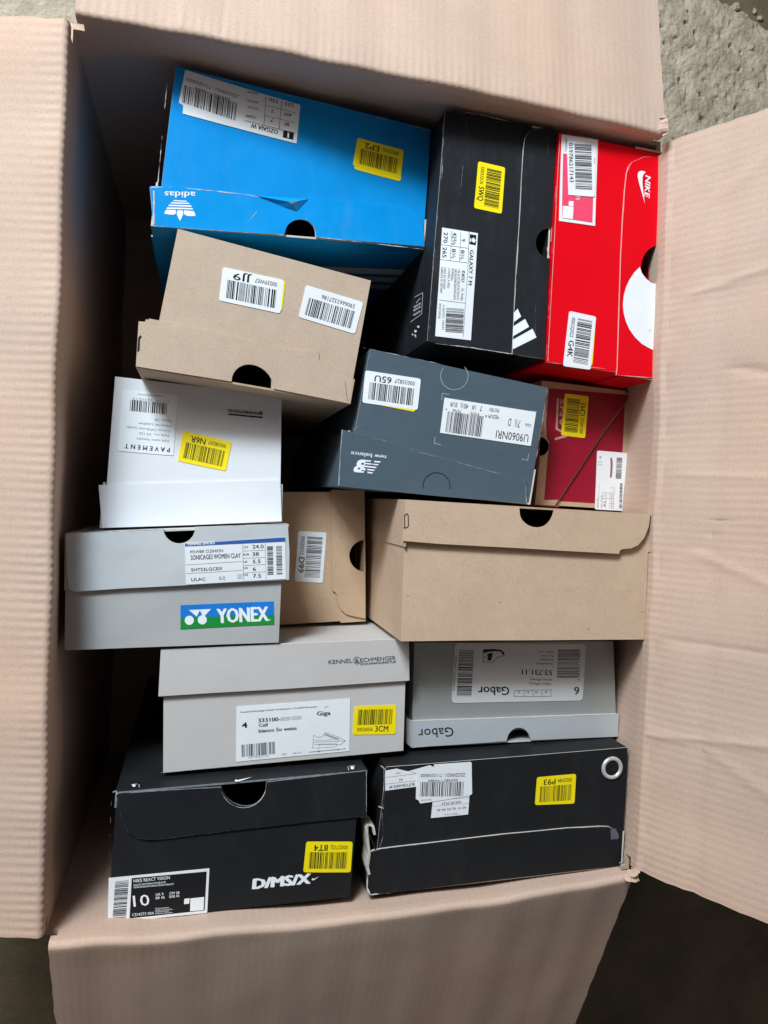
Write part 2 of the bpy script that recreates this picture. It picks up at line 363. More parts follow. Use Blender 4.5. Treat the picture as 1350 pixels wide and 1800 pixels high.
class Ink:
    def __init__(s, surf, h, crop=(0, 0, 1)):
        s.f = surf; s.h = h; s.c = crop; s.V = []; s.F = []; s.chunks = []
    def px(s, p): return (s.c[0]+p[0]*s.c[2], s.c[1]+p[1]*s.c[2])
    def uv(s, p): return s.f.inv(s.px(p), s.h)
    def add(s, uvs, faces, dh=0, V=None, F=None):
        V = s.V if V is None else V; F = s.F if F is None else F
        o = len(V); V += [s.f.P(u, v, s.h+dh) for u, v in uvs]; F += [tuple(i+o for i in f) for f in faces]
    def corners(s, A, B, cap, sk=None):
        dx, dy = B[0]-A[0], B[1]-A[1]; L = math.hypot(dx, dy)
        ux, uy = (dy/L*cap, -dx/L*cap) if sk is None else sk
        return [s.uv(p) for p in (A, B, (B[0]+ux, B[1]+uy), (A[0]+ux, A[1]+uy))]
    @staticmethod
    def bil(q, x, y):
        return tuple(q[0][k]*(1-x)*(1-y)+q[1][k]*x*(1-y)+q[2][k]*x*y+q[3][k]*(1-x)*y for k in (0, 1))
    def text(s, t, A, B, cap, bold=.0, slant=0, sk=None, space=1.0):
        """baseline from A to B (crop pixels), letters rising `cap` to the left of that direction"""
        V, Fc = glyphs(t, 0, slant, space); q = s.corners(A, B, cap, sk); cv, cf = [], []
        w = bold*(math.hypot(*sk) if sk else cap)/max(1, math.dist(A, B)) if bold > 0 else 0
        for k, dx, dy in (((0, 0, 0),) if bold <= 0 else ((0, 0, 0), (1, -1.6*w, 0), (2, 1.6*w, 0), (3, -.8*w, bold*.8), (4, .8*w, -bold*.3))):
            s.add([s.bil(q, x+dx, y+dy) for x, y in V], Fc, k*.000012, cv, cf)
        s.chunks.append((cv, cf)); return s
    def bars(s, A, B, cap, seed=0, n=60, sk=None):
        q = s.corners(A, B, cap, sk); r = random.Random(seed); w = []
        for i in range(n): w.append(r.choice((1, 1, 1, 2, 2, 3)))
        w[0] = w[-1] = 1
        if n % 2 == 0: w.append(1)
        tot = sum(w); x = 0; cv, cf = [], []
        for i, k in enumerate(w):
            if i % 2 == 0:
                a, b = x/tot, (x+k*.92)/tot
                s.add([s.bil(q, *p) for p in ((a, 0), (b, 0), (b, 1), (a, 1))], [(0, 1, 2, 3)], 0, cv, cf)
            x += k
        s.chunks.append((cv, cf)); return s
    def poly(s, pts, fan=False):
        uv = [s.uv(p) for p in pts]; f = s.f
        if not isinstance(f, Face): s.add(uv, [tuple(range(len(pts)))]); return s
        us = [p[0]*f.W for p in uv]; vv = [p[1]*f.Hh for p in uv]
        if max(max(us)-min(us), max(vv)-min(vv)) < .012: s.add(uv, [tuple(range(len(pts)))]); return s
        bm = bmesh.new(); bm.faces.new([bm.verts.new((a, b, 0)) for a, b in zip(us, vv)])
        for ax, lo, hi in ((0, min(us), max(us)), (1, min(vv), max(vv))):
            k = max(1, int((hi-lo)/.006))
            for i in range(1, k):
                x = lo+(hi-lo)*i/k
                bmesh.ops.bisect_plane(bm, geom=bm.verts[:]+bm.edges[:]+bm.faces[:], dist=1e-6,
                    plane_co=(x, 0, 0) if ax == 0 else (0, x, 0), plane_no=(1, 0, 0) if ax == 0 else (0, 1, 0))
        bm.verts.index_update()
        s.add([(v.co.x/f.W, v.co.y/f.Hh) for v in bm.verts], [tuple(v.index for v in q.verts) for q in bm.faces]); bm.free(); return s
    def circle(s, c, r, n=28, ry=None):
        ry = ry or r
        return s.poly([(c[0]+r*math.cos(2*math.pi*k/n), c[1]+ry*math.sin(2*math.pi*k/n)) for k in range(n)])
    def stroke(s, pts, w, closed=False):
        if closed: pts = list(pts)+[pts[0]]
        for p, q in zip(pts, pts[1:]):
            dx, dy = q[0]-p[0], q[1]-p[1]; L = math.hypot(dx, dy) or 1; nx, ny = -dy/L*w/2, dx/L*w/2
            ex, ey = dx/L*w*.3, dy/L*w*.3
            s.poly([(p[0]+nx-ex, p[1]+ny-ey), (q[0]+nx+ex, q[1]+ny+ey), (q[0]-nx+ex, q[1]-ny+ey), (p[0]-nx-ex, p[1]-ny-ey)])
        return s
    def arc(s, c, r, a0, a1, w, n=20):
        return s.stroke([(c[0]+r*math.cos(math.radians(a0+(a1-a0)*k/n)), c[1]+r*math.sin(math.radians(a0+(a1-a0)*k/n))) for k in range(n+1)], w)
    def worn(s, pts, w, seed=0, cover=.5, step=6):
        """ragged line of bare paper along a polyline of crop pixels"""
        out = []
        for p, q in zip(pts, pts[1:]):
            L = math.hypot(q[0]-p[0], q[1]-p[1]); m = max(2, int(L/step)); nx, ny = -(q[1]-p[1])/L, (q[0]-p[0])/L; prev = None
            for k in range(m+1):
                t = k/m; x, y = p[0]+(q[0]-p[0])*t, p[1]+(q[1]-p[1])*t
                g = noise.noise(Vector((x*.021, y*.021, seed)))+.7*noise.noise(Vector((x*.11, y*.11, seed+3)))
                ww = w*max(0, g+cover); jx = .25*w*noise.noise(Vector((x*.2, y*.2, seed+8)))
                cur = ((x+nx*(jx+ww/2), y+ny*(jx+ww/2)), (x+nx*(jx-ww/2), y+ny*(jx-ww/2)), ww)
                if prev and (prev[2] > 0 or cur[2] > 0): s.poly([prev[0], cur[0], cur[1], prev[1]])
                prev = cur
        return s

def orient(q, turn):
    """image TL,TR,BR,BL -> corners as the print is read; turn = clockwise quarter turns of the print"""
    return [q[(k+turn) % 4] for k in range(4)]

# ------------------------------------------------------------------ shoe boxes
GROUP = 'shoe boxes packed in the carton'
ZB = .007
class Box:
    T = .0016
    def __init__(s, label, quad, z, seed, amp=.0006):
        s.face = Face(quad, z, seed, amp); s.seed = seed
        c = sum((p for p in s.face.q), Vector())/4
        s.org = Vector((c.x, c.y, ZB))
        s.root = empty('shoe_box', s.org, label, 'shoe box', GROUP)
    def build(s, name, V, Fc, mats, parent=None, fm=None, smooth=False):
        return link(name, V, Fc, mats, parent or s.root, s.org, fm, smooth)
    def sheet_poly(s, polyuv, h0, h1, name, mats, parent=None, cell=.012, extra=None):
        """flat piece with the outline polyuv, gridded so that it follows the dents of the face"""
        bm = bmesh.new(); f = bm.faces.new([bm.verts.new((u*s.face.W, v*s.face.Hh, 0)) for u, v in polyuv])
        us = [p[0]*s.face.W for p in polyuv]; vv = [p[1]*s.face.Hh for p in polyuv]
        for ax, lo, hi in ((0, min(us), max(us)), (1, min(vv), max(vv))):
            k = max(1, int((hi-lo)/cell))
            for i in range(1, k):
                x = lo+(hi-lo)*i/k
                bmesh.ops.bisect_plane(bm, geom=bm.verts[:]+bm.edges[:]+bm.faces[:], dist=1e-6,
                    plane_co=(x, 0, 0) if ax == 0 else (0, x, 0), plane_no=(1, 0, 0) if ax == 0 else (0, 1, 0))
        bm.verts.index_update(); bnd = [e for e in bm.edges if len(e.link_faces) == 1]
        base = [(v.co.x/s.face.W, v.co.y/s.face.Hh) for v in bm.verts]; n = len(base)
        V = [s.face.P(u, v, h1) for u, v in base]+[s.face.P(u, v, h0) for u, v in base]
        Fc, fm = [], []
        for f in bm.faces:
            idx = [v.index for v in f.verts]; Fc.append(idx); fm.append(0); Fc.append([i+n for i in reversed(idx)]); fm.append(0)
        for e in bnd:
            a, b = e.verts[0].index, e.verts[1].index; Fc.append([a, b, b+n, a+n]); fm.append(min(1, len(mats)-1))
        bm.free()
        if extra:
            for (vv2, ff2, mm2) in extra:
                o = len(V); V += vv2; Fc += [[i+o for i in f] for f in ff2]; fm += mm2
        return s.build(name, V, Fc, mats, parent, fm)
    def prism(s, u0, u1, v0, v1, htop, zb, edge_core=True):
        """upright slab between two (u,v) lines from height htop down to z = zb"""
        f = s.face; k = 6
        long_u = abs(u1-u0)*f.W > abs(v1-v0)*f.Hh
        ring = []
        if long_u:
            ring = [(u0+(u1-u0)*i/k, v0) for i in range(k+1)]+[(u1+(u0-u1)*i/k, v1) for i in range(k+1)]
        else:
            ring = [(u0, v0+(v1-v0)*i/k) for i in range(k+1)]+[(u1, v1+(v0-v1)*i/k) for i in range(k+1)]
        n = len(ring); top = [f.P(u, v, htop) for u, v in ring]; bot = [Vector((p.x, p.y, zb)) for p in top]
        V = top+bot; Fc, fm = [], []
        for i in range(n):
            j = (i+1) % n; Fc.append([i, j, j+n, i+n]); fm.append(0)
        for i in range(k):
            a, b = i, i+1; c, d = n-2-i, n-1-i
            Fc.append([a, b, c, d]); fm.append(1); Fc.append([a+n, b+n, c+n, d+n]); fm.append(0)
        return (V, Fc, fm)
    def body(s, m, core, inset=(0, 0, 0, 0), notch=None, lidside=None, inner=None):
        """inset in metres for left, top, right, bottom; notch = (centre, radius) in photo pixels of a finger hole at the lid's edge"""
        f = s.face; l, t, r, b = inset[0]/f.W, inset[1]/f.Hh, 1-inset[2]/f.W, 1-inset[3]/f.Hh
        s.rng = (l, t, r, b); w = .0012; wu, wv = w/f.W, w/f.Hh
        pts = [(l, t), (r, t), (r, b), (l, b)]
        if notch: pts = s.cut(pts, notch, lidside, 0)
        hz = {k: (-.035 if notch and k == lidside else -.0009) for k in 'LTRB'}
        ex = [s.prism(l, r, t, t+wv, hz['T'], ZB), s.prism(l, r, b-wv, b, hz['B'], ZB),
              s.prism(l, l+wu, t+wv, b-wv, hz['L'], ZB), s.prism(r-wu, r, t+wv, b-wv, hz['R'], ZB)]
        s.base = s.sheet_poly(pts, -.0009, 0, 'base', [m, core], extra=ex)
        return s.base
    def cut(s, pts, notch, sd, h):
        """insert a half-round notch into the outline's edge on side sd"""
        (c, r) = notch; f = s.face
        arc = []
        for k in range(15):
            a = math.pi*k/14
            if sd == 'B': p = (c[0]+r*math.cos(a), c[1]-r*math.sin(a))
            elif sd == 'T': p = (c[0]-r*math.cos(a), c[1]+r*math.sin(a))
            elif sd == 'R': p = (c[0]-r*math.sin(a), c[1]-r*math.cos(a))
            else: p = (c[0]+r*math.sin(a), c[1]+r*math.cos(a))
            arc.append(list(f.inv(p, h)))
        # snap the ends of the arc to the outline's edge
        i = {'T': 0, 'R': 1, 'B': 2, 'L': 3}[sd]
        ax = 1 if sd in 'TB' else 0
        e = pts[i][ax]
        lim = e
        for q in arc:
            if sd in 'BR': q[ax] = min(q[ax], lim)
            else: q[ax] = max(q[ax], lim)
        arc[0][ax] = e; arc[-1][ax] = e
        return pts[:i+1]+[tuple(q) for q in arc]+pts[i+1:]
    def lid(s, m, core, sd, flange, h0=.0004, h1=.0020, name='lid', a_depth=.33, b_depth=.33, plate=True, bulge=0):
        """flange = outline of the lid's end flap in photo pixels; sd = the side of the face that the lid closes"""
        f = s.face; poly = [f.inv(p, h1) for p in flange]; T = s.T; tu, tv = T/f.W, T/f.Hh
        ex = []
        if plate:
            if sd in 'TB':
                v0, v1 = (0, tv) if sd == 'T' else (1-tv, 1)
                ex.append(s.prism(0, 1, v0, v1, h0-.0002, ZB))
                for (u0, u1, dep) in ((0, tu, a_depth), (1-tu, 1, b_depth)):
                    if dep: ex.append(s.prism(u0, u1, *((tv, dep) if sd == 'T' else (1-dep, 1-tv)), h0-.0002, ZB))
            else:
                u0, u1 = (0, tu) if sd == 'L' else (1-tu, 1)
                ex.append(s.prism(u0, u1, 0, 1, h0-.0002, ZB))
                for (v0, v1, dep) in ((0, tv, a_depth), (1-tv, 1, b_depth)):
                    if dep: ex.append(s.prism(*((tu, dep) if sd == 'L' else (1-dep, 1-tu)), v0, v1, h0-.0002, ZB))
        s.lidobj = s.sheet_poly(poly, h0, h1, name, [m, core], extra=ex); return s.lidobj
    def ink(s, h, crop=(0, 0, 1)): return Ink(s.face, h, crop)
    def done(s, ink, name, m, parent=None):
        """each line of print is a piece of its own; rules and drawn shapes of one print stay together"""
        o = None
        if ink.V and (name not in ('lettering', 'barcode') ): 
            V, Fc = list(ink.V), list(ink.F)
            if name in ('logo', 'white_square'):
                for cv, cf in ink.chunks:
                    k = len(V); V += cv; Fc += [tuple(i+k for i in f) for f in cf]
                return s.build(name, V, Fc, [m], parent)
        if ink.V:
            o = s.build(name if name != 'lettering' else 'printed_lines', ink.V, ink.F, [m], parent)
            if name in ('worn_edge', 'lettering'): o['kind'] = 'stuff'
        for cv, cf in ink.chunks: o = s.build(name, cv, cf, [m], parent)
        return o
    def sticker(s, crop, quad, h, m=WHITE_LABEL, name='label_sticker', rad=.08, th=.00022, parent=None):
        """quad in crop pixels TL,TR,BR,BL; rounded corners"""
        pts = []
        for i in range(4):
            p, a, b = quad[i], quad[i-1], quad[(i+1) % 4]
            r = rad*min(math.dist(p, a), math.dist(p, b))
            da = ((a[0]-p[0])/math.dist(p, a)*r, (a[1]-p[1])/math.dist(p, a)*r); db = ((b[0]-p[0])/math.dist(p, b)*r, (b[1]-p[1])/math.dist(p, b)*r)
            if r < .5: pts.append(p); continue
            for k in range(5):
                t = k/4; c0, c1, c2 = (1-t)**2, 2*t*(1-t), t*t
                pts.append((c0*(p[0]+da[0])+c1*p[0]+c2*(p[0]+db[0]), c0*(p[1]+da[1])+c1*p[1]+c2*(p[1]+db[1])))
        return s.sticker_poly(crop, pts, h, m, name, th, parent)
    def sticker_poly(s, crop, pts, h, m=WHITE_LABEL, name='label_sticker', th=.00022, parent=None):
        uv = [s.face.inv((crop[0]+x*crop[2], crop[1]+y*crop[2]), h+th) for x, y in pts]
        return s.sheet_poly(uv, h-.0002, h+th, name, [m], parent, cell=.006)
    def code_sticker(s, crop, quad, turn, h, serial, code, m=YELLOW, seed=1, plain=None, back=None):
        """small warehouse sticker: bar code over a row with a serial number and a bold code"""
        if back: s.sticker(crop, back, h-.0001, YELLOW, 'label_sticker')
        st = s.sticker(crop, quad, h, m, 'label_sticker'); q = orient(quad, turn)
        mp = lambda x, y: tuple(q[0][k]*(1-x)*(1-y)+q[1][k]*x*(1-y)+q[2][k]*x*y+q[3][k]*(1-x)*y for k in (0, 1))
        def row(x0, x1, yb, yt):
            A, B, Tt = mp(x0, yb), mp(x1, yb), mp(x0, yt); return A, B, 0, (Tt[0]-A[0], Tt[1]-A[1])
        hh = h+.00034
        i = s.ink(hh, crop); A, B, _, sk = row(.10, .90, .66, .12); i.bars(A, B, 0, seed, 61, sk); s.done(i, 'barcode', INK, st)
        i = s.ink(hh, crop)
        if plain:
            A, B, _, sk = row(.12, .70, .86, .73); i.text(plain, A, B, 0, .0, 0, sk)
        else:
            A, B, _, sk = row(.10, .46, .88, .75); i.text(serial, A, B, 0, .0, 0, sk)
            A, B, _, sk = row(.52, .82, .90, .70); i.text(code, A, B, 0, .012, 0, sk)
        s.done(i, 'lettering', INK, st)
        return st
    def wear(s, h, pts, w, cover=.3, m=None, crop=(0, 0, 1), step=5):
        i = s.ink(h, crop).worn(pts, w, s.seed, cover, step)
        if i.V: s.done(i, 'worn_edge', m or WEAR)

A1 = (250, 90, .392593); A2 = (230, 300, .4); A3 = (700, 180, .277778); A4 = (940, 210, .266667); A5 = (160, 640, .266667)
A6 = (500, 600, .355556); A7 = (90, 900, .422222); A8 = (630, 640, .414815)
B1 = (250, 1080, .362963); B2 = (690, 1110, .318519); B3 = (170, 1320, .362963); B4 = (620, 1300, .377778)
D1 = (930, 660, .192593); D2 = (310, 110, .162963); D3 = (480, 840, .177778); D4 = (760, 395, .122222); D5 = (980, 230, .094451)
D6 = (760, 680, .148148); D7 = (600, 780, .088889); D8 = (660, 1330, .133333)
E1 = (320, 930, .148148); E2 = (780, 1120, .192593); E3 = (410, 1220, .162963); E4 = (180, 1520, .148148); E5 = (200, 680, .103704); E6 = (1040, 790, .061135)
E8 = (640, 380, .144404)
def cr(c, *pts): return [(c[0]+x*c[2], c[1]+y*c[2]) for x, y in pts]
H_B, H_L = .0003, .0023        # sticker heights on a base and on a lid flap
PR = .00034                    # print above its sticker
LW = .0001
KB = dict(rough=.8, spec=.25, var=.05, vscale=60, bump=.07, bscale=700, speck=.10, wrinkle=.10)

# ================= blue box with a three-leaf logo
b = Box('bright blue shoe box with three-leaf logo on its lid and a yellow sticker', [(299, 114), (760, 228), (746, 436), (265, 397)], (.40, .355, .36, .40), 1)
BLUE = mat('blue_card', (0, 140, 212), .5, .22, .05, 14, .05, 300, coat=.0, wrinkle=.3, scuff=.05)
BLUE_L = mat('blue_lid_card', (0, 144, 216), .42, .25, .05, 14, .05, 300, coat=.05, wrinkle=.45, scuff=.07)
b.body(BLUE, PAPER, (.0045, 0, .0016, .0016), ((528, 410), 27), 'B')
fl_ = cr(A1, (35, 606), (62, 603), (300, 622), (460, 641), (560, 655), (665, 683), (740, 663), (900, 672), (1080, 690), (1180, 702), (1225, 722), (1255, 765), (1262, 830), (1263, 874))
fl_ += cr(A2, (815, 292)) + [(528+27*math.cos(a)*1.0, 410-25*math.sin(a)) for a in [math.pi*k/12 for k in range(13)]] + cr(A2, (672, 281), (100, 243))
b.lid(BLUE_L, PAPER, 'B', fl_, h1=.0022, a_depth=.27, b_depth=.24)
tref = b.ink(H_L+LW, A2)
tref.text('adidas', (283, 93), (149, 91), 27, .02)
tref.poly([(204, 174), (227, 174), (230, 184), (229, 194), (222, 210), (216, 221), (210, 210), (203, 194), (202, 184)])
tref.poly([(147, 189), (150, 178), (155, 172), (196, 172), (199, 182), (197, 190), (188, 194), (170, 193)])
tref.poly([(284, 199), (282, 188), (276, 178), (234, 174), (232, 184), (236, 193), (246, 198), (264, 200)])
for (y0, y1, xa, xb) in ((161, 168, 160, 270), (149, 156, 168, 264), (138, 144, 178, 255), (129, 134, 190, 243)):
    tref.poly([(xa, y0), (xb, y0+3), (xb+4, y1+3), (xa-4, y1)])
b.done(tref, 'logo', WHITEINK, b.lidobj)
st = b.sticker_poly(D2, [(95, 82), (130, 88), (960, 345), (1338, 455), (1297, 873), (70, 550), (75, 462), (28, 432), (32, 400)], H_B)
i = b.ink(H_B+PR, D2).bars((655, 435), (85, 240), 0, 4, 63, sk=(-22, 190)); b.done(i, 'barcode', INK, st)
i = b.ink(H_B+PR, D2)
i.text('ZZGZ000GU - T11ODNE000', (672, 352), (108, 160), 34, .0); i.text('069382"174684', (578, 385), (205, 262), 26)
i.text('OZGAIA W', (1100, 728), (812, 655), 46, .02); i.text('255', (1270, 445), (1170, 425), 38, .01); i.text('250', (1105, 405), (1005, 378), 38, .01)
i.text('40!', (1250, 552), (1165, 535), 36, .01); i.text('7', (1055, 505), (1025, 500), 38, .01); i.text('8!', (1222, 650), (1170, 640), 40, .01); i.text('7', (1050, 605), (1018, 600), 40, .01)
i.text('1G604', (862, 580), (752, 560), 30, .01)
for k in range(3): i.text('MADE IN VIETNAM', (885, 325+k*0+[0, 95, 165][k]), (770, 300+[0, 95, 165][k]), 24)
i.stroke([(968, 365), (945, 672)], 5); i.stroke([(1138, 410), (1108, 718)], 5); i.stroke([(740, 625), (1280, 760)], 5); i.stroke([(965, 460), (1288, 545)], 4); i.stroke([(955, 570), (1285, 650)], 4)
i.poly([(1155, 730), (1268, 758), (1260, 833), (1148, 805)])
b.done(i, 'lettering', INK, st)
i = b.ink(H_B+PR+.00012, D2).poly([(1200, 755), (1218, 758), (1214, 812), (1196, 808)]); b.done(i, 'pictogram', WHITEINK, st)
b.code_sticker(A1, [(965, 387), (1172, 443), (1157, 570), (943, 510)], 2, H_B, '00025N6U', 'EP2', seed=3, back=[(963, 400), (1168, 455), (1157, 583), (950, 528)])
b.wear(.0024, cr(A1, (40, 608), (180, 612), (460, 641), (665, 680), (690, 684), (740, 664)), 2.2, .35)
b.wear(.0024, cr(A2, (100, 243), (670, 283)), 1.6, .1); b.wear(.0024, cr(A2, (820, 292), (1285, 345)), 1.6, .25)
b.wear(.0024, cr(A1, (52, 625), (52, 775)), 3, .35); b.wear(.0004, cr(A1, (118, 70), (70, 590)), 3, .05); b.wear(.0024, cr(A1, (470, 770), (515, 715)), 1.4, .3); b.wear(.0024, cr(A1, (730, 755), (765, 715)), 1.4, .3)
b.wear(.0004, [(300, 116), (757, 229)], 1.6, .0)
V = []
for (x, y, h) in ((500, 645, .0024), (668, 676, .0068), (742, 662, .0026), (692, 716, .0024), (590, 672, .0025), (640, 700, .0024)):
    V.append(b.face.P(*b.face.inv(cr(A1, (x, y))[0], h), h))
b.build('crumpled_edge', V, [(0, 4, 1), (4, 5, 1), (5, 3, 1), (3, 2, 1), (0, 1, 2)], [BLUE_L], b.lidobj)
V = []
for (x, y, h) in ((640, 668, .0058), (668, 676, .0071), (705, 668, .005), (672, 686, .006)): V.append(b.face.P(*b.face.inv(cr(A1, (x, y))[0], h), h))
b.build('torn_paper', V, [(0, 1, 3), (1, 2, 3)], [WEAR], b.lidobj)
sd = Side(b.face.P(0, 1), b.face.P(1, 1), .0004); 
for (y0, y1) in ((655, 720), (755, 815), (850, 895)): b.done(Ink(sd, .0003, E8).poly([(-900, y0-55), (600, y0), (600, y1), (-900, y1-45)]), 'printed_stripe', WHITEINK, b.lidobj)

# ================= brown box, sticker JJ9
KR1 = mat('kraft_card', (194, 171, 150), **KB)
b = Box('plain brown shoe box with two white barcode stickers, tilted against the blue box', [(290, 396), (655, 494), (616, 710), (239, 646)], (.412, .397, .397, .41), 2)
b.body(KR1, KCORE, (.010, 0, .0016, .0016), ((441, 676), 37), 'B')
fl_ = cr(A2, (34, 662), (72, 664), (80, 650), (200, 672), (690, 788), (825, 796), (828, 832), (865, 840), (905, 865), (940, 920), (950, 1010), (955, 1022))
fl_ += [(441+37*math.cos(a)+3, 677-36*math.sin(a)+.17*37*math.cos(a)) for a in [math.pi*k/14 for k in range(15)]] + cr(A2, (22, 860))
b.lid(KR1, KCORE, 'B', fl_, h0=.0002, h1=.0012, a_depth=.34, b_depth=.2)
i = b.ink(.0014, A2).poly([(32, 735), (42, 722), (48, 728), (40, 742), (38, 790), (28, 798)]); b.done(i, 'tab_slot', INK, b.lidobj)
b.code_sticker(A2, [(405, 423), (672, 480), (657, 628), (387, 570)], 2, H_B, '00039W07', 'JJ9', WHITE_LABEL, 5, back=[(420, 430), (680, 486), (664, 616), (400, 560)])
b.code_sticker(A2, [(770, 502), (1022, 578), (985, 718), (737, 643)], 2, H_B, '', '', WHITE_LABEL, 6, plain='5906663327186')

# ================= white box
b = Box('white shoe box with plain white lid, paper label and yellow sticker', [(196, 661), (499, 696), (496, 918), (175, 928)], (.360, .360, .364, .364), 3)
WHT = mat('white_card', (222, 222, 224), .5, .4, .015, 20, .05, 300, wrinkle=.15)
b.body(WHT, PAPER, (.003, 0, .002, .0016))
b.lid(WHT, PAPER, 'B', cr(A5, (50, 797), (640, 782), (1248, 766), (1257, 1035), (640, 1062), (74, 1080)), h1=.0028, a_depth=.30, b_depth=.30)
st = b.sticker(E5, [(150, 60), (1085, 130), (1010, 1165), (70, 1085)], H_B, rad=.02)
i = b.ink(H_B+PR, E5).bars((905, 280), (285, 215), 0, 9, 45, sk=(-14, 190)); b.done(i, 'barcode', INK, st)
i = b.ink(H_B+PR, E5); i.text('PAVEMENT', (950, 1035), (190, 965), 76, .025, space=1.7)
b.done(i, 'lettering', INK, st)
i = b.ink(H_B+PR, E5); i.text('Style name: Nanette', (940, 905), (390, 860), 40); i.text('Style no.: 24.122', (945, 815), (430, 770), 40); i.text('Colour: Off Brown Suede', (960, 735), (225, 665), 40)
i.text('Material: Leather', (965, 650), (415, 600), 40); i.text('Sizes: 38', (970, 560), (700, 535), 44); i.text('5 7 1 5 4 1 0 8 5 0 2 1 4', (945, 235), (330, 180), 36); i.text('info@pavementshoes', (850, 150), (415, 115), 30)
b.done(i, 'lettering', GREYINK, st)
i = b.ink(H_B, A5); i.text('@PAVEMENTSHOES', (1132, 318), (905, 296), 19, .03); i.poly([(905, 325), (1132, 347), (1131, 357), (904, 334)]); b.done(i, 'lettering', INK)
b.code_sticker(A5, [(608, 440), (928, 515), (888, 705), (570, 638)], 2, H_B, '00038D07', 'N6R', seed=7)

# ================= grey tennis shoe box
b = Box('silver grey tennis shoe box with blue and green logo panel', [(114, 938), (508, 922), (499, 1129), (112, 1143)], (.392, .392, .388, .388), 4, .0009)
YG = mat('silver_grey_card', (206, 209, 211), .38, .5, .03, 10, .05, 250, coat=.15, wrinkle=.3, metal=.15)
YB = mat('grey_base_card', (176, 175, 173), .5, .5, .03, 10, .05, 250, wrinkle=.2)
b.body(YB, PAPER, (.0008, .0016, .0045, 0), ((315, 930), 29), 'T')
fl_ = cr(A7, (62, 92), (465, 70)) + [(315-28*math.cos(a), 928+28*math.sin(a)) for a in [math.pi*k/14 for k in range(15)]] + cr(A7, (602, 63), (985, 50), (992, 170), (990, 282), (560, 305), (300, 318), (95, 332), (72, 318), (66, 250))
b.lid(YG, PAPER, 'T', fl_, h1=.0040, a_depth=.48, b_depth=.46)
st = b.sticker(E1, [(35, 195), (1222, 95), (1233, 592), (48, 660)], .0043, rad=.0)
i = b.ink(.0043+PR, E1).poly([(37, 178), (1221, 97), (1223, 150), (37, 207)]); b.done(i, 'blue_band', mat('label_blue', (46, 88, 160), .5), st)
i = b.ink(.0043+PR+.0001, E1).text('TENNIS SHOES', (60, 194), (388, 178), 34, .03); b.done(i, 'lettering', WHITEINK, st)
i = b.ink(.0043+PR, E1)
i.text('POWER CUSHION', (100, 290), (487, 272), 36, .005); i.text('SONICAGE3 WOMEN CLAY', (105, 366), (695, 340), 56, .008); i.text('SHTS3LGCEX', (108, 502), (480, 484), 36, .012); i.text('LILAC', (112, 618), (280, 611), 38, .012); i.text('(LI)', (440, 600), (512, 596), 38, -.004)
for t, y, w in (('24.0', 231, 968), ('38', 319, 912), ('5.5', 406, 932), ('6', 497, 878), ('7.5', 579, 938)): i.text(t, (836+(y-231)*.02, y), (w, y-4), 44, .012)
for t, y, w in (('CM', 229, 782), ('EUR', 315, 798), ('UK', 402, 778), ('US', 475, 780), ('US', 556, 782)): i.text(t, (730, y), (w, y-3), 24, .01)
for p in (((45, 425), (710, 385)), ((50, 528), (715, 490)), ((722, 262), (985, 250)), ((724, 348), (985, 335)), ((726, 434), (988, 420)), ((728, 522), (990, 505))): i.stroke(p, 3)
for p in (((718, 180), (730, 608)), ((985, 165), (998, 590))): i.stroke(p, 3)
b.done(i, 'lettering', INK, st)
i = b.ink(.0043+PR, E1).bars((1015, 545), (1008, 205), 0, 12, 61, sk=(70, -4)).bars((1122, 540), (1115, 200), 0, 13, 61, sk=(70, -4)); b.done(i, 'barcode', INK, st)
i = b.ink(.0043+PR, E1).poly([(655, 533), (713, 530), (714, 588), (656, 591)]); b.done(i, 'colour_patch', mat('lilac_ink', (205, 192, 210)), st)
lg = b.sticker(A7, [(538, 388), (927, 372), (928, 468), (538, 488)], .0001, mat('logo_blue', (10, 120, 205), .5), 'logo_panel', rad=0)
i = b.ink(.0005, A7).poly([(538, 440), (928, 428), (928, 468), (538, 488)]); b.done(i, 'green_half', mat('logo_green', (10, 138, 50), .5), lg)
i = b.ink(.0007, A7); i.text('YONEX', (694, 463), (904, 453), 60, .035); i.poly([(573, 408), (621, 406), (606, 436)]); i.poly([(617, 406), (666, 404), (634, 438)])
i.circle((575, 451), 19); i.circle((629, 449), 19); i.text('R', (908, 452), (915, 452), 7); b.done(i, 'lettering', WHITEINK, lg)
b.wear(.0042, [(118, 1038), (116, 942)], 1.2, .1)
b.wear(.0042, [(118, 938), (285, 930)], 2.0, .25); b.wear(.0042, [(345, 926), (503, 921)], 2.0, .1)

# ================= low brown box, sticker D99
KR2 = mat('kraft_card_warm', (192, 161, 132), **KB)
b = Box('brown shoe box with white barcode sticker, sunk deep between grey and brown boxes', [(488, 862), (641, 862), (643, 1092), (492, 1101)], (.30,)*4, 5)
b.body(KR2, KCORE, (0, .0016, .0016, .0016), ((642, 977), 28), 'R')
fl_ = cr(D3, (575, 118), (905, 122), (906, 600)) + [(642-28*math.sin(a), 977-28*math.cos(a)) for a in [math.pi*k/14 for k in range(15)]] + cr(D3, (912, 940), (914, 1392), (860, 1380), (780, 1365), (720, 1345), (675, 1305), (645, 1255), (634, 1190), (630, 1150), (610, 1125), (588, 1120), (582, 820))
b.lid(KR2, KCORE, 'R', fl_, h1=.0022, a_depth=.4, b_depth=.3)
b.code_sticker(D3, [(250, 525), (530, 540), (490, 1040), (212, 1022)], 1, H_B, '0002SV1S', 'D99', WHITE_LABEL, 8)

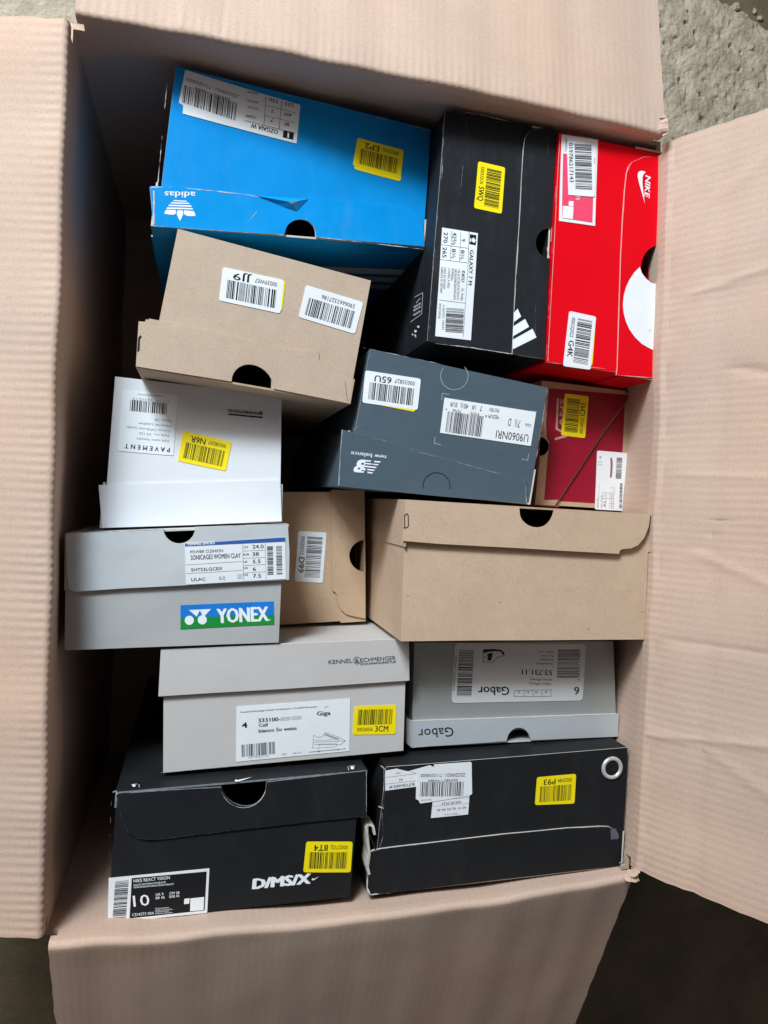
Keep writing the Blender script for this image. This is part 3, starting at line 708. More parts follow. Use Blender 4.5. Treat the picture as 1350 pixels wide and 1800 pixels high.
# ================= large brown box
KR3 = mat('kraft_card_fresh', (201, 173, 147), **KB)
b = Box('large plain brown shoe box with curved lid flap and no stickers', [(711, 878), (1145, 904), (1135, 1124), (702, 1127)], (.413,)*4, 6, .001)
b.body(KR3, KCORE, (.0010, .0016, .0016, 0), ((944, 895), 32), 'T')
fl_ = cr(A8, (200, 574)) + [(913, 893)] + [(943.5-30.5*math.cos(a), 895+34*math.sin(a)-2*math.cos(a)*-1) for a in [math.pi*k/14 for k in range(1, 14)]] + [(974, 897)] + cr(A8, (1238, 636), (1230, 690), (1212, 735), (1185, 768), (1155, 781), (1118, 784), (1108, 790), (1104, 804), (900, 793), (700, 781), (345, 762), (186, 749))
b.lid(KR3, KCORE, 'T', fl_, h0=.0044, h1=.0058, a_depth=.33, b_depth=.3)
i = b.ink(.0061, A8).stroke([(196, 690), (196, 640), (206, 634), (211, 642), (212, 685), (206, 693), (192, 694)], 3.5); b.done(i, 'tab_slot', INK, b.lidobj)
i = b.ink(.0002, A8).stroke([(1195, 1052), (1213, 1050), (1218, 1060), (1214, 1140)], 1.5); b.done(i, 'crease_line', mat('kraft_shade', (140, 112, 84)))
for (x, y) in ((298, 783), (210, 980), (975, 1122), (600, 1010)): b.done(b.ink(.0002, A8).circle((x, y), 2.2, 8), 'speck', INK)

# ================= slate blue box
b = Box('slate blue-grey shoe box with white letter logo and barcode label', [(639, 611), (965, 682), (932, 887), (594, 854)], (.395,)*4, 7, .0009)
SL = mat('slate_card', (76, 90, 100), .5, .3, .035, 30, .06, 90, streak=(1, 9, 1), coat=.05, wrinkle=.25)
SLL = mat('slate_line', (150, 165, 175), .6)
b.body(SL, PAPER, (.006, 0, .0016, .0016))
fl_ = cr(A6, (284, 436), (480, 487), (685, 552), (940, 620), (1195, 690), (1198, 803), (760, 765), (266, 716))
b.lid(SL, PAPER, 'B', fl_, h1=.0018, a_depth=.40, b_depth=.3)
i = b.ink(.0021, A6).arc((752, 716), 67, 170, 372, 3); b.done(i, 'perforated_tab', INK, b.lidobj)
i = b.ink(.0003, A6).arc((840, 172), 68, -40, 215, 3); b.done(i, 'perforated_tab', SLL)
i = b.ink(.0021, D7)
i.text('new balance', (888, 232), (195, 152), 92, .012, sk=(-8, 80))
i.poly([(400, 312), (585, 330), (592, 355), (480, 352), (455, 385), (470, 420), (430, 445), (470, 500), (400, 520), (395, 545), (460, 545), (440, 574), (265, 562), (238, 522), (255, 472), (310, 432), (298, 400), (330, 336)])
for q in ([(440, 372), (600, 390), (590, 415), (450, 400)], [(610, 395), (737, 405), (727, 430), (605, 412)], [(440, 428), (697, 458), (687, 484), (440, 458)], [(400, 480), (488, 493), (470, 530), (395, 515)], [(510, 495), (660, 515), (648, 540), (515, 522)], [(655, 338), (777, 348), (766, 376), (645, 365)], [(512, 550), (627, 570), (612, 592), (520, 580)]): i.poly(q)
b.done(i, 'logo', WHITEINK, b.lidobj)
i = b.ink(.0023, D7).circle((420, 394), 30, 16, 20).circle((352, 487), 26, 16, 18); b.done(i, 'logo_counter', SL, b.lidobj)
for q in ([(110, 158), (120, 77), (200, 92)], [(32, 597), (22, 668), (100, 688)], [(1062, 858), (1132, 872), (1142, 798)], [(1165, 285), (1240, 295)]): b.done(b.ink(.0003, D6).stroke(q, 8), 'label_frame_mark', SLL)
SC_ = mat('slate_crease', (92, 108, 122)); i = b.ink(.00025, D6).worn([(0, 640), (300, 710), (700, 790), (1000, 850)], 9, 3, .1); b.done(i, 'crease_line', SC_); i = b.ink(.00025, D6).worn([(300, 50), (700, 140), (1100, 250), (1300, 300)], 8, 9, .0); b.done(i, 'crease_line', SC_)
st = b.sticker(D6, [(145, 128), (1232, 300), (1168, 702), (92, 545)], H_B, rad=.01)
i = b.ink(H_B+PR, D6).bars((610, 350), (185, 290), 0, 21, 59, sk=(-32, 245)); b.done(i, 'barcode', INK, st)
i = b.ink(H_B+PR, D6)
i.text('U9060NRI', (1145, 566), (762, 515), 96, .0); i.text('USA', (1175, 443), (1103, 430), 38); i.text('7½', (1050, 398), (985, 385), 90); i.text('D', (940, 378), (908, 372), 92)
i.text('MEDIUM', (790, 340), (668, 325), 46); i.text('MOYEN', (795, 262), (682, 246), 46); i.text('7', (595, 225), (570, 222), 66); i.text('UK', (520, 222), (468, 216), 54); i.text('40½', (432, 208), (338, 190), 60); i.text('EUR', (298, 190), (213, 178), 54)
i.text('97375', (560, 312), (455, 295), 30); i.text('72746', (345, 280), (242, 262), 30); i.text('6', (175, 256), (158, 254), 26); i.text('1', (645, 335), (632, 334), 26)
b.done(i, 'lettering', INK, st)
b.code_sticker(A6, [(400, 143), (675, 185), (658, 340), (385, 303)], 2, H_B, '00033827', '65U', WHITE_LABEL, 22, back=[(405, 160), (660, 200), (645, 349), (395, 300)])
b.wear(.0020, cr(A6, (285, 437), (480, 488), (685, 553)), 1.4, .15, SLL); b.wear(.0020, cr(A6, (685, 553), (940, 621), (1193, 691), (1196, 800)), 1.3, .4, SLL)
b.wear(.0020, cr(A6, (286, 440), (268, 712)), 1.8, .4, SLL); b.wear(.0003, cr(A6, (392, 32), (770, 112)), 1.3, .2, SLL); b.wear(.0003, cr(A6, (1300, 240), (1240, 610)), 1.8, .1); b.wear(.0003, cr(A6, (340, 440), (365, 420), (388, 412)), 1.5, .5, SLL)

# ================= black box with three slanted bars
BK = mat('black_card', (32, 34, 37), .58, .2, .07, 16, .1, 200, streak=(6, .8, 1), wrinkle=.4, scuff=.05)
BK_E = mat('black_scuff', (120, 124, 128), .8, .3, .3, 200)
b = Box('black shoe box with three slanted white bars and long white size label', [(783, 191), (977, 230), (955, 632), (751, 602)], (.395,)*4, 8, .0012)
b.body(BK, PAPER, (0, .0016, .0016, .0016), ((968, 427), 28), 'R')
fl_ = cr(A3, (1000, 178), (985, 500), (972, 788)) + [(967-25*math.sin(a), 427-27*math.cos(a)) for a in [math.pi*k/14 for k in range(15)]] + cr(A3, (958, 990), (935, 1400), (927, 1625), (870, 1612), (722, 1592), (735, 1300), (750, 1000), (765, 800), (780, 500), (792, 290), (802, 225), (830, 182), (870, 164), (915, 160))
b.lid(BK, PAPER, 'R', fl_, h1=.0018, a_depth=.22, b_depth=.22)
i = b.ink(.0021, A3)
for q in ([(732, 1332), (755, 1305), (778, 1355), (732, 1390)], [(728, 1418), (803, 1370), (828, 1420), (726, 1480)], [(725, 1502), (850, 1432), (875, 1487), (725, 1562)]): i.poly(q)
b.done(i, 'logo', WHITEINK, b.lidobj)
st = b.sticker(D4, [(142, 40), (655, 122), (555, 1662), (42, 1602)], H_B, rad=0)
i = b.ink(H_B+PR, D4).bars((200, 1195), (185, 1540), 0, 31, 57, sk=(255, 18)); b.done(i, 'barcode', INK, st)
i = b.ink(H_B+PR, D4)
i.text('GALAXY 7 M', (540, 362), (515, 865), 54, .015); i.text('9', (420, 205), (420, 240), 52, .01); i.text('8½', (412, 362), (402, 498), 52, .01); i.text('42⅔', (293, 110), (282, 285), 58, .01); i.text('8½', (282, 345), (276, 480), 56, .01)
i.text('270', (165, 108), (158, 258), 60, .015); i.text('265', (150, 322), (142, 470), 60, .015); i.text('ID8757', (425, 660), (412, 828), 44, .01); i.text('G. Indo', (420, 915), (408, 1095), 40)
i.poly([(540, 135), (632, 152), (625, 296), (532, 278)])
for p in (((410, 110), (390, 530)), ((280, 90), (258, 510)), ((530, 90), (515, 550)), ((130, 285), (525, 340)), ((112, 500), (515, 550)), ((515, 550), (475, 1130)), ((98, 1082), (475, 1130)), ((475, 1130), (445, 1610))): i.stroke(p, 5)
b.done(i, 'lettering', INK, st)
i = b.ink(H_B+PR, D4)
for t, x, y, e in (('CBLACK/CBLACK/CBLACK', 365, 640, 1085), ('NEGBAS/NEGBAS/NEGBAS', 318, 640, 1080), ('RUNNING', 278, 630, 800), ('COURSE A PIED', 225, 620, 910), ('MADE IN VIETNAM', 165, 615, 920), ('FABRIQUE AU VIETNAM', 122, 610, 980), ('4 065432 198765', 148, 1150, 1510), ('SPORTSWEAR', 95, 1130, 1350)): i.text(t, (x, y), (x-14, e), 36)
b.done(i, 'lettering', GREYINK, st)
i = b.ink(H_B+PR+.00012, D4).poly([(560, 220), (590, 180), (625, 225), (600, 262), (570, 240)]).poly([(545, 190), (558, 194), (553, 250), (540, 246)]); b.done(i, 'pictogram', WHITEINK, st)
b.code_sticker(A3, [(507, 372), (677, 412), (655, 705), (480, 668)], 1, H_B, 'DE0332CN', '5WQ', seed=33)
b.wear(.0020, cr(A3, (915, 160), (830, 182), (802, 225), (792, 290), (780, 500), (765, 800), (735, 1300), (722, 1592)), .9, .55)
b.wear(.0004, cr(A3, (320, 80), (285, 140), (280, 400), (255, 650), (230, 900), (210, 1200), (195, 1515)), 4.5, .0, BK_E)
b.wear(.0004, cr(A3, (300, 42), (560, 85), (800, 145)), 1.6, .2); b.wear(.0004, cr(A3, (190, 1520), (450, 1550), (720, 1592)), 1.8, .25)
b.wear(.0004, cr(A3, (410, 400), (395, 560), (385, 700)), .8, .1, BK_E); b.wear(.0004, cr(A3, (430, 110), (425, 260)), .9, .0, BK_E); b.wear(.0004, cr(A3, (550, 120), (550, 270)), .8, .0, BK_E); b.wear(.0020, cr(A3, (950, 200), (945, 330)), .8, .0, BK_E); b.wear(.0020, cr(A3, (800, 470), (870, 455), (960, 470)), .7, .2, BK_E); b.wear(.0004, cr(A3, (280, 630), (350, 660), (400, 640)), 1., .2, BK_E); b.wear(.0020, cr(A3, (865, 1560), (870, 1280)), .7, .1, BK_E)
b.wear(.0020, cr(A3, (972, 790), (965, 880)), 1.6, .6); b.wear(.0020, cr(A3, (942, 915), (955, 985)), 2, .6)
sd = Side(b.face.P(0, 0), b.face.P(0, 1), .0002); i = Ink(sd, .0003, E8)
i.stroke([(615, 985), (715, 932), (700, 1190), (565, 1288)], 4); i.text('IMPORTANT', (640, 1060), (690, 1000), 12, .01)
for k, (x, y) in enumerate(((612, 1120), (610, 1160), (608, 1215))): i.text('KEEP BOX DRY', (x, y), (x+85, y-52), 22, .01)
i.circle((660, 1345), 14, 12).circle((625, 1400), 16, 12).circle((622, 1450), 11, 12).circle((590, 1440), 10, 12).circle((628, 1470), 7, 12)
b.done(i, 'lettering', WHITEINK)

# ================= red box
RED = mat('red_card', (226, 0, 22), .5, .15, .02, 14, .04, 300, coat=.0, wrinkle=.15)
b = Box('bright red shoe box with white disc and white tick logo on its lid', [(985, 231), (1164, 267), (1149, 669), (963, 638)], (.402,)*4, 9)
b.body(RED, PAPER, (0, .0016, .0016, .0016), ((1156, 465), 34), 'R')
fl_ = cr(A4, (838, 248), (822, 560), (810, 825)) + [(1154-27*math.sin(a)+4*math.cos(a), 466-35*math.cos(a)) for a in [math.pi*k/14 for k in range(1, 14)]] + cr(A4, (795, 1080), (785, 1500), (778, 1702), (640, 1694), (538, 1684), (545, 1640), (555, 1300), (568, 900), (580, 650), (592, 480), (606, 350), (618, 310), (640, 282), (680, 258), (720, 246))
b.lid(RED, PAPER, 'R', fl_, h1=.0018, a_depth=.27, b_depth=.3)
i = b.ink(.0021, A4); i.poly([(725, 552), (705, 480), (688, 420), (678, 372), (682, 348), (698, 339), (718, 340), (732, 348), (718, 360), (710, 380), (710, 420), (716, 480)]); i.text('NIKE', (731, 368), (722, 516), 34, .035, slant=.25)
b.done(i, 'logo', WHITEINK, b.lidobj)
i = b.ink(.0021, A4); pts = []
for k in range(25):
    a = math.radians(122+(252-122)*k/24); pts.append((872+292*math.cos(a), 1228+292*math.sin(a)))
i.poly([(p[0], p[1]) for p in [(692, 972), (655, 1010), (622, 1060), (600, 1110), (586, 1165), (581, 1220), (586, 1275), (600, 1330), (625, 1385), (660, 1435), (705, 1478), (750, 1505), (785, 1522), (796, 1300), (800, 1083), (770, 1078), (735, 1050), (708, 1015)]])
b.done(i, 'white_disc', WHITEINK, b.lidobj)
i = b.ink(.0023, A4).poly([(752, 1385), (757, 1393), (765, 1387), (758, 1398)]); b.done(i, 'tick_mark', INK, b.lidobj)
st = b.sticker(D5, [(80, 65), (755, 165), (700, 1770), (30, 1675)], H_B, rad=0)
i = b.ink(H_B+PR, D5).poly([(105, 420), (200, 430), (200, 1195), (665, 1228), (650, 1710), (80, 1625)]); b.done(i, 'pink_panel', mat('label_pink', (238, 70, 105), .5), st)
i = b.ink(H_B+PR+.00015, D5).poly([(100, 1395), (298, 1410), (285, 1640), (88, 1620)]).poly([(212, 1305), (300, 1312), (296, 1400), (208, 1395)]).text('9 W', (335, 1215), (330, 1285), 90); b.done(i, 'white_square', WHITEINK, st)
st = b.sticker(D5, [(175, 105), (740, 168), (690, 1228), (205, 1192)], H_B+.0007, rad=.05)
i = b.ink(H_B+.0007+PR, D5).bars((318, 240), (335, 1080), 0, 41, 75, sk=(312, 18)); b.done(i, 'barcode', INK, st)
i = b.ink(H_B+.0007+PR, D5).text('019786217143', (210, 228), (228, 955), 74, .005); i.stroke([(165, 150), (155, 375)], 9); i.stroke([(695, 500), (690, 610)], 8); b.done(i, 'lettering', INK, st)
b.code_sticker(A4, [(228, 1262), (405, 1300), (368, 1650), (187, 1625)], 1, H_B, '0002Q022', 'G4K', WHITE_LABEL, 42, back=[(235, 1270), (403, 1310), (380, 1622), (200, 1600)])
PINKW = mat('red_wear', (232, 150, 150), .8)
b.wear(.0020, cr(A4, (838, 248), (720, 246), (640, 282), (606, 350), (592, 480), (568, 900), (545, 1640)), 1.0, .45, PINKW); b.wear(.0020, cr(A4, (538, 1684), (640, 1694), (778, 1702)), 1.8, .3); b.wear(.0004, cr(A4, (175, 85), (500, 150), (825, 212)), 1.6, .1, PINKW); b.wear(.0004, cr(A4, (72, 1600), (530, 1650)), 1.3, .2, PINKW); b.wear(.0004, cr(A4, (165, 90), (130, 600), (75, 1590)), 1.6, .0, PINKW); b.wear(.0020, cr(A4, (822, 560), (810, 825)), 1.2, .1, PINKW)

# ================= dark red and brown box
b = Box('brown shoe box with dark red panel and long white label, below the bright red box', [(950, 669), (1112, 689), (1101, 899), (938, 889)], (.345,)*4, 10)
b.body(KR2, KCORE, (.0016, .0016, 0, .0016), ((948, 784), 17), 'L')
fl_ = cr(D1, (115, 48), (880, 140), (872, 262), (700, 480), (232, 1188), (52, 1180), (100, 740)) + [(948+17*math.sin(a), 785+17*math.cos(a)) for a in [math.pi*k/14 for k in range(15)]] + cr(D1, (95, 555))
CRIM = mat('crimson_print', (146, 8, 38), .45, .4, .04, 20, wrinkle=.1)
b.lid(KR2, mat('crimson_edge', (150, 60, 62), .8), 'L', fl_, h0=.0036, h1=.0043, a_depth=.8, b_depth=.25)
CRIM = mat('crimson_print', (146, 8, 38), .45, .4, .04, 20, wrinkle=.1)
i = b.ink(.0045, D1).poly([(185, 118), (876, 176), (871, 260), (701, 477), (268, 1134), (137, 1135), (170, 740), (186, 650), (180, 600), (160, 560), (155, 420), (180, 140)]); b.done(i, 'red_panel', CRIM, b.lidobj)
i = b.ink(.0003, D1).poly([(878, 180), (910, 184), (874, 270), (853, 690), (605, 1166), (275, 1146), (700, 500), (866, 275)]); b.done(i, 'red_panel', CRIM)
i = b.ink(.0047, D1); VI = mat('pale_red_ink', (205, 150, 140), .6)
i.poly([(255, 205), (272, 208), (262, 480), (300, 505), (295, 520), (240, 492)]); i.poly([(235, 570), (330, 545), (350, 552), (345, 560), (232, 592)]); i.text('ANS', (312, 470), (318, 215), 36, .05)
b.done(i, 'logo', VI, b.lidobj)
b.code_sticker(D1, [(328, 163), (545, 190), (512, 572), (292, 545)], 3, .0048, '0001WF3U', 'CM3', seed=51)
st = b.sticker(D1, [(622, 685), (898, 708), (880, 1238), (601, 1222)], H_B+.0004, rad=.06)
i = b.ink(H_B+.0004+PR, E6).bars((690, 840), (720, 235), 0, 52, 55, sk=(160, 5)).bars((790, 1690), (812, 970), 0, 53, 61, sk=(80, 3)); b.done(i, 'barcode', INK, st)
i = b.ink(H_B+.0004+PR, E6)
for p in (((215, 1020), (190, 1690)), ((320, 1235), (300, 1700)), ((420, 1240), (400, 1710)), ((530, 1250), (520, 1710)), ((650, 1090), (625, 1720)), ((315, 1240), (530, 1255)), ((300, 1410), (525, 1415)), ((525, 1555), (645, 1560)), ((545, 1100), (650, 1105)), ((540, 1250), (650, 1255)), ((535, 1400), (640, 1410))): i.stroke(p, 8)
i.text('8.5', (395, 1640), (400, 1490), 60, .02); i.text('26', (385, 1360), (388, 1300), 40); i.text('WMNS', (280, 265), (282, 190), 60); i.stroke([(195, 340), (285, 345), (280, 445), (185, 440)], 8, True)
i.text('MADE IN CHINA', (170, 1690), (180, 1400), 30); i.text('UA OLD', (285, 1690), (290, 1320), 30); i.text('EUR 42', (590, 1700), (605, 1580), 40); i.text('CM 27', (595, 1540), (605, 1430), 40); i.text('UK 8', (600, 1390), (605, 1280), 40)
b.done(i, 'lettering', GREYINK, st)
i = b.ink(H_B+.0004+PR, E6).poly([(535, 245), (560, 232), (588, 250), (603, 330), (605, 450), (590, 700), (582, 790), (560, 812), (525, 805), (535, 650), (545, 450)]); b.done(i, 'pen_stroke', mat('maroon_ink', (150, 95, 110), .6), st)

# ================= warm grey box
GR = mat('warm_grey_card', (194, 188, 184), .6, .4, .025, 18, .1, 250, wrinkle=.12)
b = Box('warm grey shoe box with plain lid, shoe drawing label and yellow sticker', [(283, 1143), (719, 1124), (713, 1319), (282, 1359)], (.382,)*4, 11)
b.body(GR, PAPER, (.0022, .0016, .0022, 0))
b.lid(GR, PAPER, 'T', cr(B1, (90, 173), (700, 143), (1292, 118), (1294, 320), (700, 360), (345, 380), (78, 397)), h1=.0042, a_depth=.38, b_depth=.38)
i = b.ink(.0045, B1); i.text('KENNEL', (903, 241), (1018, 234), 20, .0); i.text('&', (1030, 235), (1050, 234), 22); i.text('SCHMENGER', (1058, 232), (1228, 220), 20, .0); i.text('SCHUHMANUFAKTUR', (1057, 246), (1229, 234), 10, .015); i.arc((1040, 223), 17, 0, 360, 2, 24); b.done(i, 'lettering', INK, b.lidobj)
st = b.sticker(E3, [(35, 137), (1262, 48), (1252, 615), (30, 732)], H_B, rad=0)
i = b.ink(H_B+PR, E3)
i.text('Kennel & Schmenger GmbH, Im Erlenpark 1, D-66955 Pirmasens', (80, 203), (905, 142), 15, .02); i.text('Giga', (905, 233), (1048, 223), 44, .03); i.text('4', (95, 366), (152, 362), 58, .04); i.text('333100-', (272, 306), (510, 290), 42, .03); i.text('Calf', (277, 354), (377, 347), 34, .03); i.text('bianco So weiss', (277, 417), (684, 385), 38, .03); i.text('contact@kennel-schmenger.com', (815, 632), (1215, 594), 14, .01)
b.done(i, 'lettering', INK, st)
i = b.ink(H_B+PR, E3); i.text('0020-0550', (515, 290), (738, 272), 40, -.005); i.text('JAT', (985, 150), (1030, 146), 22); i.text('A0017502271314', (165, 695), (380, 675), 20); i.text('052', (530, 660), (576, 656), 22); i.text('401101', (645, 650), (735, 642), 22)
i.stroke([(850, 580), (925, 585), (925, 540), (1115, 535), (1110, 570), (920, 580)], 3); i.stroke([(855, 585), (868, 440), (920, 470), (960, 460), (995, 415), (1150, 470), (1212, 505), (1160, 545), (870, 545)], 4); i.stroke([(868, 520), (1010, 515), (1210, 505)], 4); i.stroke([(868, 500), (1010, 498), (1130, 480)], 3); i.stroke([(990, 435), (1140, 490)], 9)
for k in range(8): i.stroke([(1000+k*18, 425+k*7), (988+k*19, 450+k*7)], 4)
b.done(i, 'lettering', GREYINK, st)
i = b.ink(H_B+PR, E3).bars((92, 680), (452, 645), 0, 61, 55, sk=(-4, -132)); b.done(i, 'barcode', INK, st)
b.code_sticker(B1, [(1028, 446), (1230, 438), (1228, 580), (1018, 583)], 0, H_B, '000360I36', '3CM', seed=62)
b.wear(.0044, cr(B1, (92, 174), (700, 145)), 1.4, .2); b.wear(.0002, cr(B1, (92, 766), (1270, 656)), 1.0, .0)

# ================= silver box
SV = mat('silver_card', (158, 160, 157), .42, .5, .03, 12, .05, 250, coat=.1, wrinkle=.15, metal=.25)
b = Box('silver grey shoe box with rounded white label and narrow lid with dark name', [(725, 1130), (1082, 1127), (1088, 1295), (720, 1314)], (.366,)*4, 12)
b.body(SV, PAPER, (.0022, 0, .0025, .0016), ((912, 1304), 22), 'B')
fl_ = cr(B2, (78, 478), (105, 494), (690, 474), (1240, 455), (1248, 462), (1245, 580), (765, 600)) + [(912+21*math.cos(a), 1303-24*math.sin(a)) for a in [math.pi*k/14 for k in range(1, 14)]] + cr(B2, (628, 606), (105, 640), (78, 618))
b.lid(mat('silver_lid_card', (192, 196, 199), .42, .5, .03, 12, .05, 250, coat=.1, wrinkle=.25, metal=.2), PAPER, 'B', fl_, h1=.0034, a_depth=.26, b_depth=.24)
i = b.ink(.0037, B2).text('Gabor', (335, 527), (140, 540), 52, .0); b.done(i, 'lettering', INK, b.lidobj)
st = b.sticker(E2, [(100, 55), (1298, 62), (1268, 578), (72, 602)], H_B, mat('label_pale_grey', (205, 206, 206), .4, .4, .02), rad=.07)
i = b.ink(H_B+PR, E2).bars((118, 535), (142, 118), 0, 71, 75, sk=(135, 3)).bars((1225, 372), (1235, 112), 0, 72, 63, sk=(-192, 2)); b.done(i, 'barcode', INK, st)
i = b.ink(H_B+PR, E2); i.text('Gabor', (598, 452), (315, 452), 78, .015); i.text('6', (1236, 455), (1190, 455), 70, .015); i.text('53.731.11', (990, 302), (715, 296), 46, .015)
for t, y, e in (('Schaft 11 cm', 128, 872), ('Keil 15 mm', 165, 890), ('Best Fitting', 200, 888), ('Wechselfußbett', 236, 842)): i.text(t, (998, y), (e, y-2), 18)
i.text('Velour (Micro)', (982, 418), (785, 414), 24); i.text('sahara (fumo)', (985, 382), (790, 378), 22)
i.stroke([(980, 480), (645, 487), (645, 543), (978, 540)], 3, True)
for x in (735, 815, 898): i.stroke([(x, 483), (x, 542)], 3)
for t, x in (('6', 945), ('39', 858), ('8½', 778), ('25½', 695)): i.text(t, (x, 492), (x-22, 492), 20)
i.text('0134096923127072251', (98, 490), (122, 165), 18); i.text('4 053731 119871', (1240, 400), (1250, 115), 16)
i.poly([(362, 112), (450, 108), (520, 115), (552, 138), (556, 158), (540, 165), (530, 140), (500, 128), (420, 132), (385, 140), (362, 150)]); i.stroke([(362, 112), (360, 235), (368, 222), (440, 232), (455, 225), (480, 190), (548, 168)], 4); i.stroke([(362, 190), (395, 170), (400, 150)], 4); i.poly([(405, 150), (450, 142), (432, 215), (398, 210)])
b.done(i, 'lettering', INK, st)
b.wear(.0036, cr(B2, (105, 495), (690, 475), (1240, 457)), 1.6, .1); b.wear(.0036, cr(B2, (106, 500), (106, 636)), 1.6, .3); b.wear(.0036, cr(B2, (108, 640), (300, 626)), 1.5, .1); b.wear(.0036, cr(B2, (570, 605), (628, 596)), 2, .3); b.wear(.0036, cr(B2, (690, 478), (692, 530)), 1.5, .5); b.wear(.0036, cr(B2, (762, 590), (840, 585)), 1.5, .3)

# ================= black box with letters D/MS/X
BK2 = mat('black_matte_card', (28, 29, 31), .58, .2, .1, 16, .08, 250, wrinkle=.25, scuff=.02)
b = Box('black shoe box with bold white slanted lettering and black size label in white frame', [(203, 1392), (646, 1354), (627, 1575), (187, 1622)], (.405,)*4, 13)
b.body(BK2, PAPER, (.0010, .0016, .006, 0), ((428, 1379), 40), 'T')
fl_ = cr(B3, (93, 204), (360, 190), (602, 176)) + [(428-40*math.cos(a), 1379+38*math.sin(a)-4*math.cos(a)*-1*-1) for a in [math.pi*k/14 for k in range(1, 14)]] + cr(B3, (823, 152), (1308, 96), (1308, 320), (1270, 322), (1000, 348), (640, 388), (285, 430), (240, 432), (195, 422), (150, 390), (125, 345), (110, 290))
b.lid(BK2, BK_E, 'T', fl_, h1=.0020, a_depth=.12, b_depth=.36)
i = b.ink(.0003, B3); i.text('D/MS/X', (757, 669), (1038, 641), 48, .075, slant=.15); i.poly([(1040, 622), (1048, 616), (1052, 620), (1076, 608), (1055, 624), (1044, 627)]); b.done(i, 'lettering', WHITEINK)
st = b.sticker(E4, [(75, 160), (1270, 45), (1243, 572), (62, 690)], H_B, rad=0)
i = b.ink(H_B+PR, E4).poly([(348, 160), (1238, 80), (1213, 542), (322, 636)]); b.done(i, 'black_panel', INK, st)
i = b.ink(H_B+PR, E4).bars((152, 200), (120, 640), 0, 81, 61, sk=(160, -14)); b.done(i, 'barcode', INK, st)
i = b.ink(H_B+PR+.00014, E4); i.text('NIKE REACT VISION', (372, 212), (800, 170), 38, .008); i.text('BLACK/ANTHRACITE-BLACK', (372, 252), (755, 215), 20, .01); i.text('NOIR/NOIR/ANTHRACITE/ANTHRACIT', (372, 280), (848, 238), 20, .01)
i.text('10', (372, 498), (562, 480), 132, .006); i.text('UK 9', (635, 370), (725, 362), 30, .01); i.text('BR 42', (635, 410), (740, 400), 30, .01); i.text('CM 28', (797, 355), (915, 345), 30, .01); i.text('EUR 44', (797, 395), (912, 383), 30, .01); i.text('CD4373 004', (355, 612), (610, 590), 34, .0)
for k in range(4): i.text('MADE IN VIETNAM -', (628, 528+k*20), (800+(k % 2)*40, 514+k*20), 13, .01)
i.poly([(1045, 400), (1208, 382), (1200, 538), (1040, 552)]); i.poly([(972, 405), (1035, 398), (1030, 462), (968, 468)]); b.done(i, 'lettering', WHITEINK, st)
b.code_sticker(B3, [(1015, 440), (1240, 440), (1230, 588), (1000, 588)], 2, H_B, '0002T32J', '8T4', seed=82)
b.wear(.0022, cr(B3, (100, 206), (360, 191), (600, 177)), 0.81, 0.14); b.wear(.0022, cr(B3, (830, 152), (1300, 98)), 0.74, -0.06); b.wear(.0022, cr(B3, (1306, 100), (1306, 318), (1280, 322)), 1.12, 0.39); b.wear(.0004, cr(B3, (72, 215), (62, 450), (50, 820)), 0.87, -0.01); b.wear(.0022, cr(B3, (95, 210), (110, 290), (125, 345), (150, 390), (195, 422), (285, 430), (640, 388)), 0.37, 0.24, BK_E)
b.wear(.0022, [(428-40*math.cos(a), 1380+40*math.sin(a)) for a in [math.pi*(.1+.8*k/10) for k in range(11)]], 0.99, 0.74, PAPER); b.wear(.0022, cr(B3, (78, 200), (95, 192), (98, 212)), 1.86, 0.54)
sd = Side(b.face.P(0, 0), b.face.P(1, 0), .0002); i = Ink(sd, .0003, B3)
i.poly([(668, 143), (674, 138), (684, 141), (752, 126), (690, 147), (672, 149)]); b.done(i, 'logo', WHITEINK, b.lidobj); i = Ink(sd, .0003, B3); i.circle((180, 168), 8, 10, 6).stroke([(205, 162), (206, 176)], 2).stroke([(168, 163), (195, 160)], 2); b.done(i, 'printed_symbol', WHITEINK, b.lidobj); i = Ink(sd, .0003, B3); i.circle((1238, 82), 9, 10, 7).stroke([(1217, 76), (1220, 92)], 2); i.stroke([(1225, 74), (1250, 72)], 2)
b.done(i, 'printed_symbol', WHITEINK, b.lidobj)

# ================= black box with a metal eyelet
b = Box('battered black shoe box with silver metal eyelet and torn white labels', [(673, 1349), (1106, 1314), (1094, 1523), (648, 1574)], (.40,)*4, 14, .0012)
b.body(BK2, PAPER, (.003, 0, .0016, .0016))
fl_ = cr(B4, (70, 526), (100, 514), (135, 508), (300, 488), (700, 441), (1000, 412), (1150, 404), (1195, 406), (1222, 420), (1238, 450), (1242, 588), (700, 650), (190, 712), (78, 728), (66, 690))
b.lid(BK2, PAPER, 'B', fl_, h1=.0022, a_depth=.34, b_depth=.3)
stb = b.sticker_poly(D8, [(128, 188), (280, 160), (420, 195), (545, 185), (545, 395), (130, 450)], H_B)
i = b.ink(H_B+PR, D8); i.text('BUTY/50-0472-99', (512, 345), (180, 385), 36, .01); i.text('42', (360, 288), (310, 293), 32); i.text('2024', (330, 205), (268, 212), 18); i.stroke([(135, 275), (540, 225)], 3); i.stroke([(135, 362), (540, 320)], 3); b.done(i, 'lettering', INK, stb)
stc = b.sticker_poly(D8, [(760, 545), (1240, 500), (1222, 762), (732, 810)], H_B)
i = b.ink(H_B+PR, D8); i.text('449,90 PLN', (1130, 580), (878, 605), 34, .015); i.text('40 41 42 43 44 45', (1195, 655), (808, 690), 32, .01); i.text('CENA W PLN', (1095, 740), (910, 755), 20); i.stroke([(755, 655), (1228, 615)], 3); i.stroke([(770, 575), (1235, 540)], 3); b.done(i, 'lettering', GREYINK, stc)
